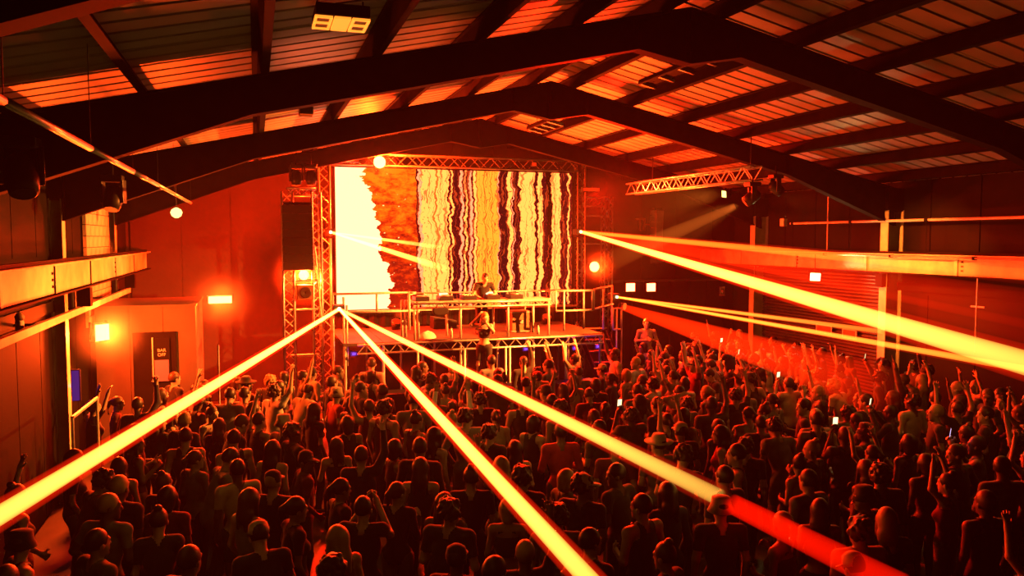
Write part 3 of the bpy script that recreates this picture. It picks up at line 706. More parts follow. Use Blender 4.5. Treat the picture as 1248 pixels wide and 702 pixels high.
# made-up red wash bars, added to redden the haze and crowd
for (x, y, z, pw) in ((2.2, 19.4, 6.2, 150), (8.6, 19.4, 5.6, 150)):
    wsh = thing('added_red_wash', 'added red wash lamp hung on truss ' + ('left of the screen top' if x < 4 else 'right of the screen top'), 'light', (x,y,z))
    MB().cbox((x,y,z), .5, .12, .12).build('housing', M_black, wsh); MB().cbox((x,y-.065,z), .46, .01, .08).build('lens', M_lens_r, wsh)
    lamp('added_red_wash_light', 'SPOT', (x,y-.2,z), pw*80, RED, .15, aim=(x+(.5 if x > 4 else -1), 11, .5), spot=120, blend=.8)

# made-up lamps behind the DJ table, added to brighten the roof
for x, lab in ((3.3, 'added roof-brightening lamp at back of stage left of DJ'), (7.3, 'added roof-brightening lamp at back of stage right of DJ')):
    p = Vector((x, 19.3, DZ+.12)); d = Vector((.06,-.5,.86)).normalized(); q = Vector((0,0,1)).rotation_difference(d)
    t = thing('added_uplight', lab, 'light', (x, 19.3, DZ)); MB().lathe([(.10,-.1),(.13,.1)], 16, p, q).build('can', M_black, t, True); MB().lathe([(.11,.102),(.11,.108)], 16, p, q).build('lens', M_lens_r, t); MB().box(x-.12,x+.12,19.2,19.4,DZ,DZ+.03).build('base', M_black, t)
    lamp('added_uplight_beam', 'SPOT', p+d*.16, 12000, (1,.045,.003), .06, aim=p+d*3, spot=80, blend=.9)
# ------------------------------------------------------------------ roof fittings
def heater(label, px, py, Y, w_, l_, n, lit=True):
    """long roof fitting of framed reflector bays running along the hall"""
    c = at(px, py, Y=Y); t = thing('roof_heater', label, 'heater', c)
    tilt = Matrix.Rotation(math.atan(SLOPE)*(-1 if c.x < XM else 1), 3, 'Y')
    for s in (-1, 1): MB().cbox(c + tilt @ Vector((s*w_/2, 0, 0)), .05, l_, .09, tilt).build('side_frame', M_steel if not lit else M_alu, t)
    for k in range(n+1): MB().cbox(c + Vector((0, -l_/2 + l_*k/n, 0)), w_, .05, .08, tilt).build('cross_bar', M_alu, t)
    for k in range(n): MB().cbox(c + Vector((0, -l_/2+l_*(k+.5)/n, .03)), w_*.8, l_/n*.8, .02, tilt).build('reflector', M_steel if not lit else M_colsteel, t)
    for s in (-1, 1): MB().tube(c+Vector((0,s*l_*.4,.03)), (c.x, c.y+s*l_*.4, roof_z(c.x)-.02), .008, n=5).build('hanger', M_cable, t)
heater('long open framed roof heater under right roof slope', 824, 90, 12.0, .36, 2.0, 3, False)
heater('short framed roof heater near the ridge before the screen', 664, 154, 17.0, .4, 1.3, 3, False)
# bright vented box near camera
c = at(415, 21, Y=7.2); vb = thing('roof_heater', 'pale vented heater box with two grilles hung near the camera', 'heater', c)
MB().cbox(c, .46, .50, .10).build('casing', M_steel, vb, bevel=.01)
M_vent_glow = mat('glowing_vent_enamel', (.8,.72,.5), .4, emit=(1.0,.26,.02), es=1.6)  # enamel given its own emission so frames and centre panel read bright
for s in (-1, 1):
    g = MB()
    for a, b_, cx_, cy_ in ((.15,.02,0,-.19),(.15,.02,0,.19),(.15,.02,0,0)): g.cbox(c+Vector((s*.16+cx_, cy_, -.06)), a, b_*1.6, .02)
    for k in (-1, 1): g.cbox(c+Vector((s*.16+k*.065, 0, -.06)), .022, .4, .02)
    g.build('grille_frame', M_vent_glow, vb)
    for yy in (-.1, .1): MB().cbox(c+Vector((s*.16, yy, -.052)), .11, .15, .01).build('grille', M_case, vb)
MB().cbox(c+Vector((0,0,-.06)), .14, .42, .02).build('panel', M_vent_glow, vb)
for s in (-1, 1): MB().tube(c+Vector((s*.2,0,.05)),(c.x+s*.2,c.y,roof_z(c.x)-.02),.008).build('hanger', M_cable, vb)
# black battens under rafters
for lab, a, b_ in (('black batten light hung under the left roof slope', at(412, 112, Y=11.6), at(520, 94, Y=11.6)), ('black batten light hung under roof near the ridge', at(652, 70, Y=11.2), at(742, 58, Y=11.2)), ('black batten light by the left wall roof edge', at(132, 156, Y=12.0), at(255, 136, Y=12.0))):
    t = thing('batten_light', lab, 'light', (a+b_)/2); MB().bar(a, b_, .1, .09).build('body', M_black, t)
    for q in (a.lerp(b_, .03), a.lerp(b_, .97)): MB().bar(q, (q.x, q.y, roof_z(q.x)-.03), .05, .03, (0,1,0)).build('hanger', M_black, t)
q = at(373, 136, Y=13.4); rb_ = thing('junction_box', 'small cream junction box hung under the left roof', 'box', q)
MB().cbox(q, .22, .3, .12).build('body', M_room, rb_, bevel=.01); MB().tube(q+Vector((0,0,.06)),(q.x,q.y,roof_z(q.x)-.02),.02).build('stem', M_steel, rb_)
q = at(308+.0+0, 0, Y=9) if False else None
q = at(955, 271, X=XR-.38); eb = thing('rail_box', 'small pale box clipped to the right wall pipe', 'box', q)
MB().cbox(q, .12, .16, .2).build('body', M_white, eb, bevel=.01); MB().cbox(q+Vector((0,0,.11)), .05, .05, .04).build('gland', M_dark, eb)

q = at(84, 364, X=XL+.05); ws = thing('wall_speaker', 'black wall speaker below the left crane beam', 'speaker', q)
MB().cbox(q, .2, .34, .42).build('body', M_black, ws, bevel=.03); MB().cbox(q+Vector((.11,0,0)), .02, .28, .36).build('grille', M_grille, ws); MB().tube(q-Vector((.1,0,0)), q-Vector((.2,0,0)), .02).build('bracket', M_steel, ws)
q = at(1009, 265, X=XR-.2); lp_ = thing('light_stand', 'thin pale upright stand rising above the right crane beam', 'stand', (q.x, q.y, 4.0))
MB().tube((q.x,q.y,3.94),(q.x,q.y,at(1009,238,X=XR-.2).z),.018).build('pole', M_scaf, lp_); MB().cbox((q.x,q.y,at(1009,237,X=XR-.2).z), .05, .05, .05).build('cap', M_alu, lp_)
q = at(1190, 380, X=XR-.45); dp_ = thing('drop_pipe', 'thin vertical drop pipe below right crane beam with cross clip', 'pipe', (q.x,q.y,3.5))
MB().tube((q.x,q.y,at(1190,430,X=XR-.45).z),(q.x,q.y,3.52),.014).build('pipe', M_scaf, dp_); MB().bar((q.x,q.y-.18,q.z+.1),(q.x,q.y+.12,q.z+.1),.03,.03).build('clip', M_scaf, dp_)
q = at(1017, 168, X=11.2); ftb = thing('fluorescent_fitting', 'single short fluorescent fitting under the right roof', 'light', q)
MB().bar(q+Vector((0,-.3,0)), q+Vector((0,.3,0)), .06, .04).build('tray', M_alu, ftb); MB().tube(q+Vector((0,-.28,-.04)), q+Vector((0,.28,-.04)), .016).build('tube', emis('dim_tube', (1,.12,.02), 1.0), ftb)
MB().tube(q, (q.x,q.y,roof_z(q.x)-.03), .008).build('hanger', M_cable, ftb)
# ------------------------------------------------------------------ lasers
def beam_mat(name, color, e0, e1, L, p=1.0):
    m = bpy.data.materials.new(name); m.use_nodes = True; nt = m.node_tree
    for n in list(nt.nodes): nt.nodes.remove(n)
    o = nt.nodes.new('ShaderNodeOutputMaterial'); e = nt.nodes.new('ShaderNodeEmission'); e.inputs['Color'].default_value = (*color, 1)
    tc = nt.nodes.new('ShaderNodeTexCoord'); sp = nt.nodes.new('ShaderNodeSeparateXYZ'); nt.links.new(tc.outputs['Object'], sp.inputs[0])
    mr = nt.nodes.new('ShaderNodeMapRange'); mr.inputs['From Min'].default_value = 0; mr.inputs['From Max'].default_value = L
    mr.inputs['To Min'].default_value = e0; mr.inputs['To Max'].default_value = e1
    nt.links.new(sp.outputs[2], mr.inputs['Value']); nt.links.new(mr.outputs[0], e.inputs['Strength'])
    nt.links.new(e.outputs[0], o.inputs['Volume']); return m
def beam(label, a, b, r0, r1, color, i0, i1, halo=None, hk=2.4, halo_i=.35):
    """i0,i1: brightness across the beam's diameter at its two ends"""
    a, b = Vector(a), Vector(b); L = (b-a).length
    t = thing('laser_beam', label, 'laser beam', a)
    parts = [('beam_core', 1.0, color, i0, i1)]
    if halo: parts.append(('beam_halo', hk, halo, halo_i, halo_i*i1/max(i0, 1e-3)))
    for nm, k, c, s0, s1 in parts:
        me = MB().tube((0,0,0),(0,0,L), r0*k, r1*k, n=20).mesh(nm); me.materials.append(beam_mat(nm, c, s0/(2*r0*k), s1/(2*r1*k), L))
        o = bpy.data.objects.new(nm, me); COL.objects.link(o); o.location = a; o.rotation_euler = (b-a).to_track_quat('Z', 'Y').to_euler()
        o.data.shade_smooth(); put(o, t)
    return t
LC = (1.0, .60, .075); LH = (1.0, .015, .001)
p7 = at(758, 373, Y=18.6)  # made-up lamp on a stand, added for rim light on the right crowd
strobe('amber lamp added by stage steps to rim light the right crowd', p7, .16, .16, 2600, (1,.035,.002), emis('dim_amber_lens', (1,.1,.01), 1.6), (12.0, 13.5, 1.3), (.6,-.8,-.1), name='par_lamp', spot=70, rnd=True)
MB().tube((p7.x,p7.y,0),(p7.x,p7.y,p7.z-.08),.02).build('stand', M_scaf, bpy.data.objects[[o.name for o in bpy.data.objects if o.name.startswith('par_lamp') and o.type == 'EMPTY'][-1]])
def emitter(label, p, face=(0,-1,0)):
    t = thing('laser_projector', label, 'laser', p); d = Vector(face)
    MB().cbox(p-d*.17, .24, .28, .16).build('housing', M_black, t, bevel=.01); MB().lathe([(.03,0),(.035,.02)], 12, p-d*.02, Quaternion((1,0,0), PI/2)).build('aperture', M_laserdot, t)
    MB().cbox(p-d*.15-Vector((0,0,.12)), .2, .2, .06).build('bracket', M_steel, t)
E1 = at(413.5, 376.5, Y=16.85); E2 = at(708, 282.5, Y=19.55); E3 = at(752, 362, Y=18.7); E0 = at(403, 283, Y=19.5)
emitter('laser projector on the left front corner of stage', E1); emitter('laser projector on the truss right of screen', E2)
emitter('laser projector by the stage steps', E3); emitter('laser projector on the truss left of screen', E0)
b1 = at(-60, 664, Z=2.7); beam('thick yellow laser beam from stage corner passing over crowd to left', E1, b1, .032, .058, LC, 1.5, 1.05, LH, 1.6, .5)
b2 = at(735, 725, Z=2.7); beam('thick yellow laser beam from stage corner running towards the camera balcony', E1, b2, .028, .047, LC, 1.5, .95, LH, 1.6, .5)
b3 = at(878, 607, Z=1.72); beam('orange laser beam from stage corner striking a head in the crowd', E1, b3, .028, .088, LC, 1.5, .55, LH, 1.5, .5)
dirn = (b3-E1).normalized(); beam('dull red laser beam continuing past the struck head', b3+dirn*.15, b3+dirn*1.9, .10, .12, (1,.006,.0), .95, .75)
beam('broad yellow laser beam from right truss sweeping down to right', E2, at(1262, 446, D=9.5), .040, .155, LC, 1.5, 1.15, LH, 1.5, .5)
beam('thin orange laser beam from right truss skimming right crane beam', E2, at(1262, 336, D=11), .04, .09, (1,.10,.006), 2.6, .4, LH, 1.6)
beam('faint red laser sheet fanning from right truss below the crane beam', E2, at(1262, 378, D=9), .03, .24, LH, .25, .10)
beam('faint red laser sheet fanning from right truss lower down', E2, at(1262, 408, D=9), .03, .16, LH, .2, .10)
beam('thin laser beam from stage steps crossing to the right column, upper one', E3, at(1075, 404, D=13.5), .024, .045, (1,.25,.02), 2, .6, LH, 1.6)
beam('thin laser beam from stage steps crossing to the right column, lower one', E3, at(1262, 452, D=12), .024, .058, (1,.25,.02), 2.2, 1.2, LH, 1.6)
beam('faint laser beam from left truss crossing screen, lower one', E0, at(550, 330, D=14.5), .025, .07, LC, 1.7, .02, LH, 1.6)
beam('faint laser beam from left truss crossing screen, upper one', E0, at(548, 303, D=14.5), .02, .045, LC, 1.2, .02)
beam('wide dim red glowing cone standing in for lit smoke over crowd at right', E3+Vector((.1,0,-.25)), at(1080, 478, D=12.5), .08, .42, (1,.02,.001), .6, .12)  # emissive volume painted in for the red glow of lit smoke

shaft_a = mh+Vector((-.2,.3,-.18)); shaft_b = shaft_a + (Vector((4.6,17.4,2.3))-shaft_a).normalized()*3.2
ls = beam('dim amber light shaft leaving moving head on the flown truss', shaft_a, shaft_b, .07, .26, (1,.2,.02), .17, .01)

# ------------------------------------------------------------------ people
def smin(a, b, k):
    h = np.clip(.5 + .5*(b-a)/k, 0, 1); return b*(1-h) + a*h - k*h*(1-h)
VOX = 0.0125
class Body:
    def __init__(s): s.prims = []
    def cap(s, a, b, ra, rb, k=.02, lab='x', sub=False): s.prims.append(('c', np.array(a, float), np.array(b, float), ra, rb, k, lab, sub)); return s
    def ell(s, c, r, R=None, k=.02, lab='x', sub=False): s.prims.append(('e', np.array(c, float), np.array(r, float), np.eye(3) if R is None else np.array(R, float), None, k, lab, sub)); return s
    @staticmethod
    def dist(p, x, y, z):
        if p[0] == 'c':
            _, a, b, ra, rb = p[:5]; ab = b-a; L2 = ab@ab + 1e-9
            t = np.clip(((x-a[0])*ab[0]+(y-a[1])*ab[1]+(z-a[2])*ab[2])/L2, 0, 1)
            return np.sqrt((x-a[0]-t*ab[0])**2+(y-a[1]-t*ab[1])**2+(z-a[2]-t*ab[2])**2) - (ra+(rb-ra)*t)
        _, c, r, R = p[:4]; X, Y, Z = x-c[0], y-c[1], z-c[2]
        q = [(R[0,i]*X+R[1,i]*Y+R[2,i]*Z)/r[i] for i in range(3)]
        k0 = np.sqrt(q[0]**2+q[1]**2+q[2]**2)
        k1 = np.sqrt((q[0]/r[0])**2+(q[1]/r[1])**2+(q[2]/r[2])**2) + 1e-6
        return k0*(k0-1)/k1
    def bbox(s, p):
        if p[0] == 'c': m = max(p[3], p[4]); return np.minimum(p[1], p[2])-m, np.maximum(p[1], p[2])+m
        m = p[2].max(); return p[1]-m, p[1]+m
    def polygonise(s, vox=VOX):
        bbs = [s.bbox(p) for p in s.prims if not p[7]]
        lo = np.min([b[0] for b in bbs], 0) - 2.5*vox; hi = np.max([b[1] for b in bbs], 0) + 2.5*vox
        n = np.ceil((hi-lo)/vox).astype(int)+1
        ax = [lo[i] + vox*np.arange(n[i]) for i in range(3)]
        F = np.full(n, .2)
        for p in s.prims:
            b0, b1 = s.bbox(p); pad = p[5] + .03
            i0 = np.maximum(0, np.floor((b0-pad-lo)/vox).astype(int)); i1 = np.minimum(n, np.ceil((b1+pad-lo)/vox).astype(int)+1)
            sl = tuple(slice(i0[i], i1[i]) for i in range(3))
            d = s.dist(p, ax[0][sl[0]][:,None,None], ax[1][sl[1]][None,:,None], ax[2][sl[2]][None,None,:])
            F[sl] = -smin(-F[sl], d, p[5]) if p[7] else smin(F[sl], d, p[5])
        # naive surface nets
        S = F < 0; c = [S[i:n[0]-1+i, j:n[1]-1+j, k:n[2]-1+k] for i in (0,1) for j in (0,1) for k in (0,1)]
        cnt = sum(a.astype(np.int8) for a in c); act = (cnt > 0) & (cnt < 8)
        idx = np.full(act.shape, -1, int); cells = np.argwhere(act); idx[act] = np.arange(len(cells))
        acc = np.zeros((len(cells), 3)); num = np.zeros(len(cells))
        corners = [(i,j,k) for i in (0,1) for j in (0,1) for k in (0,1)]
        fv = {q: F[cells[:,0]+q[0], cells[:,1]+q[1], cells[:,2]+q[2]] for q in corners}
        for q in corners:
            for a in range(3):
                if q[a] == 0:
                    r = list(q); r[a] = 1; r = tuple(r); f0, f1 = fv[q], fv[r]; m = (f0 < 0) != (f1 < 0)
                    t = np.where(m, f0/np.where(m, f0-f1, 1), 0); pos = np.tile(np.array(q, float), (len(cells), 1)); pos[:,a] = t
                    acc[m] += pos[m]; num[m] += 1
        V = lo + vox*(cells + acc/num[:,None]); faces = []
        for a in range(3):
            b_, c_ = (a+1) % 3, (a+2) % 3; sh = [slice(None)]*3; sh2 = list(sh); sh[a] = slice(0, n[a]-1); sh2[a] = slice(1, n[a])
            e = S[tuple(sh)] != S[tuple(sh2)]; E = np.argwhere(e)
            E = E[(E[:,b_] > 0) & (E[:,c_] > 0) & (E[:,b_] < n[b_]-1) & (E[:,c_] < n[c_]-1)]
            ins = S[E[:,0], E[:,1], E[:,2]]
            def g(db, dc):
                q = E.copy(); q[:,b_] -= db; q[:,c_] -= dc; return idx[q[:,0], q[:,1], q[:,2]]
            Q = np.stack([g(1,1), g(0,1), g(0,0), g(1,0)], 1); Q[~ins] = Q[~ins][:, ::-1]; faces.append(Q)
        Fc = np.concatenate(faces); Fc = Fc[(Fc >= 0).all(1)]
        return V, Fc
    def labels(s, V):
        best = np.full(len(V), 9.); lab = np.zeros(len(V), int); names = []
        for p in s.prims:
            if p[7]: continue
            if p[6] not in names: names.append(p[6])
            d = s.dist(p, V[:,0], V[:,1], V[:,2]); m = d < best; best[m] = d[m]; lab[m] = names.index(p[6])
        return np.array(names)[lab]
def np_mesh(name, V, Fc, m=None):
    me = bpy.data.meshes.new(name); me.from_pydata(V.tolist(), [], Fc.tolist()); me.update(); me.shade_smooth()
    me.materials.append(m); return me
def vnormals(V, Fc):
    n = np.cross(V[Fc[:,2]]-V[Fc[:,0]], V[Fc[:,3]]-V[Fc[:,1]]); N = np.zeros_like(V)
    for i in range(4): np.add.at(N, Fc[:,i], n)
    return N/(np.linalg.norm(N, axis=1, keepdims=True)+1e-9)
def submesh(V, Fc, keep, off):
    N = vnormals(V, Fc); f = Fc[keep[Fc].all(1)]; used = np.unique(f); mp = np.full(len(V), -1); mp[used] = np.arange(len(used))
    return (V + N*off)[used], mp[f]
def rotx(a): c, s = math.cos(a), math.sin(a); return np.array([[1,0,0],[0,c,-s],[0,s,c]])
def rotz(a): c, s = math.cos(a), math.sin(a); return np.array([[c,-s,0],[s,c,0],[0,0,1]])
def roty(a): c, s = math.cos(a), math.sin(a); return np.array([[c,0,s],[0,1,0],[-s,0,c]])

def hand(B, wr, d, n, kind, side):
    d = d/np.linalg.norm(d); n = n - d*(n@d); n /= np.linalg.norm(n); s = np.cross(d, n)*side  # s: towards thumb
    B.cap(wr, wr+d*.03, .026, .028, .02, 'hand')
    for o in (-.024, -.008, .008, .024): B.cap(wr+d*.02+s*o*.6, wr+d*.085+s*o*1.15, .015, .0125, .015, 'hand')
    curl = {'open': .12, 'relax': .55, 'grip': 1.15}[kind]; spread = .28 if kind == 'open' else .05
    for o, L in ((.031, .068), (.0105, .078), (-.0105, .072), (-.031, .056)):
        k0 = wr+d*.088+s*o; a = spread*o/.03; dd = d*math.cos(a)+s*math.sin(a)
        p1 = k0 + (dd*math.cos(curl*.6)+n*math.sin(curl*.6))*L*.5; p2 = p1 + (dd*math.cos(curl*1.5)+n*math.sin(curl*1.5))*L*.5
        B.cap(k0, p1, .0115, .0105, .005, 'hand'); B.cap(p1, p2, .0105, .009, .005, 'hand')
    th = wr+d*.025+s*.026; t1 = th + (d*.6+s*.75+n*.25)*.045; B.cap(th, t1, .015, .0125, .012, 'hand')
    B.cap(t1, t1 + (d*.85+s*.35+n*(.3 if kind != 'open' else .1))*.035, .012, .010, .005, 'hand')

def make_body(name, pose):
    """pose: elbows, wrists in upright body space, lean, head yaw/tilt, build"""
    B = Body(); fem = pose.get('fem', False); sw = .165 if fem else .19; hw = .1 if fem else .095
    lean = rotx(-pose.get('lean', 0)); hip = np.array([0,0,.93])
    up = lambda p: hip + lean @ (np.array(p, float)-hip)
    kb = pose.get('knee', 0.02); st_ = pose.get('stance', .1)
    for s in (-1, 1):
        hp, kn, an = (s*hw, 0, .9), (s*(hw+st_)/2, kb+.02, .49), (s*st_, -.02, .085)
        B.cap(hp, kn, .088 if fem else .085, .058, .05, 'thigh'); B.cap(kn, an, .057, .038, .03, 'calf')
        B.cap((s*st_,-.035,.04),(s*(st_+.025),.15,.032), .042, .034, .03, 'foot'); B.cap(np.array(an)*1.0, (s*st_,-.03,.05), .04, .042, .03, 'foot')
    B.ell((0,-.005,.93), (.165 if fem else .155, .115, .13), k=.05, lab='pelvis')
    B.cap(up((0,0,.98)), up((0,0,1.12)), .118 if not fem else .105, .115 if not fem else .1, .05, 'torso')
    B.ell(up((0,.0,1.26)), (.165 if not fem else .145, .108, .19), lean, .06, 'torso')
    if fem:
        for s in (-1, 1): B.ell(up((s*.065,.085,1.25)), (.055,.05,.055), lean, .04, 'torso')
    sh = pose.get('sh', (0, 0))
    for i, s in enumerate((-1, 1)):
        S0 = np.array((s*sw, -.005, 1.415+sh[i])); el = np.array(pose['el'][i], float)*(1,1,1); wr = np.array(pose['wr'][i], float)
        B.cap(up((s*.05,-.005,1.42)), up(S0), .065, .058, .05, 'shoulder')
        B.cap(up(S0), up(el), .052 if not fem else .044, .040 if not fem else .034, .03, 'uarm'); B.cap(up(el), up(wr), .040 if not fem else .034, .027, .02, 'farm')
        d = up(wr)-up(el); hd = pose.get('hd', (None, None))[i]; d = d/np.linalg.norm(d) if hd is None else lean @ np.array(hd, float)
        nn = lean @ np.array(pose.get('hn', ((0,1,0),(0,1,0)))[i], float)
        hand(B, up(wr), d, nn, pose.get('hand', ('relax','relax'))[i], s if nn @ np.array((0,1,0)) >= -.5 else -s)
    ht = lean @ rotz(pose.get('yaw', 0)) @ rotx(-pose.get('nod', 0)); nb = up((0,-.01,1.44)); hc = nb + ht @ np.array((0,.025,.185))
    if pose.get('head_up'): hc = nb + (rotx(-.15) @ rotz(pose.get('yaw', 0)) @ rotx(-pose.get('nod', 0))) @ np.array((0,.03,.185)); ht = rotz(pose.get('yaw',0)) @ rotx(-pose.get('nod',0))
    h = lambda p: hc + ht @ np.array(p, float)
    B.cap(nb-np.array((0,0,.02)), hc-ht @ np.array((0,.015,.06)), .058 if not fem else .05, .05, .03, 'neck')
    B.ell(h((0,-.012,.03)), (.077,.097,.098), ht, .02, 'head'); B.ell(h((0,.022,-.04)), (.062,.074,.085), ht, .03, 'head')
    B.cap(h((-.012,.07,-.105)), h((.012,.07,-.105)), .02, .02, .02, 'head')
    B.cap(h((0,.090,.012)), h((0,.108,-.028)), .009, .014, .012, 'head'); B.cap(h((-.035,.082,.03)), h((.035,.082,.03)), .014, .014, .02, 'head')
    B.cap(h((-.02,.086,-.065)), h((.02,.086,-.065)), .009, .009, .01, 'head')
    for s in (-1, 1):
        B.ell(h((s*.08,-.008,-.012)), (.012,.022,.033), ht, .008, 'head'); B.ell(h((s*.032,.097,.008)), (.016,.014,.010), ht, .008, 'x', True)
        B.ell(h((s*.032,.080,.008)), (.013,.012,.011), ht, .004, 'head')
    V, Fc = B.polygonise(); lab = B.labels(V)
    out = {'body': np_mesh(name, V, Fc), 'hc': hc, 'ht': ht, 'fem': fem, 'wr': [up(np.array(w_, float)) for w_ in pose['wr']],
           'hd': [(up(pose['wr'][i])-up(pose['el'][i]) if pose.get('hd', (None,None))[i] is None else np.array(pose['hd'][i], float)) for i in (0,1)]}
    zl = (lean.T @ (V-hip).T).T[:,2] + hip[2]  # height in the upright pose
    isin = lambda *L: np.isin(lab, L)
    top = {'tshirt': (isin('torso','shoulder') | (isin('pelvis') & (zl > .86)) | (isin('uarm'))) ,
           'longsleeve': isin('torso','shoulder','uarm','farm') | (isin('pelvis') & (zl > .84)),
           'vest': (isin('torso') & (zl > .9)) | (isin('pelvis') & (zl > .9)) | (isin('shoulder') & (np.abs(V[:,0]) < .11)),
           'crop': (isin('torso') & (zl > 1.13) & (zl < 1.36)) | (isin('shoulder') & (np.abs(V[:,0]) < .10) & (zl < 1.42))}
    # t-shirt sleeves end above the elbow
    dE = np.full(len(V), 9.)
    for i in (0, 1): dE = np.minimum(dE, np.linalg.norm(V - up(np.array(pose['el'][i], float)), axis=1))
    top['tshirt'] &= ~(isin('uarm') & (dE < .10))
    for k, m_ in top.items():
        if k in pose.get('tops', ('tshirt','longsleeve','vest')):
            a, f = submesh(V, Fc, m_, .011); out[k] = np_mesh(k, a, f)
    m_ = (isin('pelvis','thigh','calf') & (zl < 1.0)); a, f = submesh(V, Fc, m_, .008); out['trousers'] = np_mesh('trousers', a, f)
    m_ = (isin('pelvis') & (zl < 1.0)) | (isin('thigh') & (V[:,2] > .58)); a, f = submesh(V, Fc, m_, .010); out['shorts'] = np_mesh('shorts', a, f)
    a, f = submesh(V, Fc, isin('foot'), .007); out['shoes'] = np_mesh('shoes', a, f)
    return out
def make_hair(kind):
    """hair and hats, built about the head centre, facing +Y"""
    B = Body(); vox = .011
    B.ell((0,-.02,.035), (.087,.104,.108), k=.02)
    if kind == 'long':
        B.cap((0,-.06,.03),(0,-.085,-.14), .08, .075, .05); B.cap((-.045,-.07,-.12),(-.05,-.09,-.26), .05, .03, .04); B.cap((.045,-.07,-.12),(.05,-.09,-.27), .05, .03, .04)
        for s in (-1,1): B.cap((s*.07,.0,.02),(s*.085,.01,-.17), .03, .022, .03)
    if kind == 'bob':
        B.cap((0,-.05,.02),(0,-.06,-.07), .085, .075, .05)
        for s in (-1,1): B.cap((s*.072,.0,.02),(s*.08,.01,-.09), .028, .024, .03)
    if kind == 'bun': B.ell((0,-.06,.145), (.042,.042,.036), k=.012)
    if kind == 'tail':
        B.cap((0,-.11,.06),(0,-.15,.02), .03, .035, .02); B.cap((0,-.15,.02),(0,-.14,-.2), .035, .012, .02)
    if kind == 'curly':
        rnd = random.Random(3)
        for i in range(90):
            a, z = rnd.uniform(-2.6, 2.6)-PI/2, rnd.uniform(-.05, .13); r = math.sqrt(max(.0, 1-((z-.02)/.13)**2))
            B.ell((math.cos(a)*.095*r, -.025+math.sin(a)*.11*r, z), (.020,.020,.020), k=.012)
    B.ell((0,.105,-.045), (.078,.085,.105), k=.02, sub=True)   # face opening
    if kind in ('short', 'bun', 'tail'): B.ell((0,-.03,-.115), (.12,.12,.085), k=.02, sub=True)
    V, Fc = B.polygonise(vox); return np_mesh('hair', V, Fc)
HAIR = {k: make_hair(k) for k in ('short','long','bob','bun','tail','curly')}
def hat_mesh(kind):
    b = MB()
    if kind == 'cap':
        b.lathe([(.092,.02),(.094,.06),(.08,.115),(.04,.14),(.005,.146)], 18, (0,-.02,.0))
        n = 9; vs_ = []
        for i in range(n):
            a = PI*(.12+.76*i/(n-1)); vs_ += [(.088*math.cos(a), -.02+.088*math.sin(a), .035), (.085*math.cos(a), .06+.115*math.sin(a), .02), (.088*math.cos(a), -.02+.088*math.sin(a), .047), (.085*math.cos(a), .06+.115*math.sin(a), .031)]
        b.add(vs_, [(4*i,4*i+1,4*i+5,4*i+4) for i in range(n-1)] + [(4*i+2,4*i+6,4*i+7,4*i+3) for i in range(n-1)] + [(4*i+1,4*i+3,4*i+7,4*i+5) for i in range(n-1)])
    if kind == 'brim':
        b.lathe([(.092,.03),(.17,.035),(.19,.05),(.19,.058),(.1,.05),(.092,.12),(.07,.155),(.02,.15)], 22, (0,-.02,0))
    if kind == 'bucket':
        b.lathe([(.135,-.01),(.10,.06),(.09,.13),(.04,.145),(.005,.147)], 18, (0,-.015,.0))
    me = b.mesh('hat'); me.shade_smooth(); me.materials.append(None); return me
HATS = {k: hat_mesh(k) for k in ('cap','brim','bucket')}
R_, L_ = 1, 0
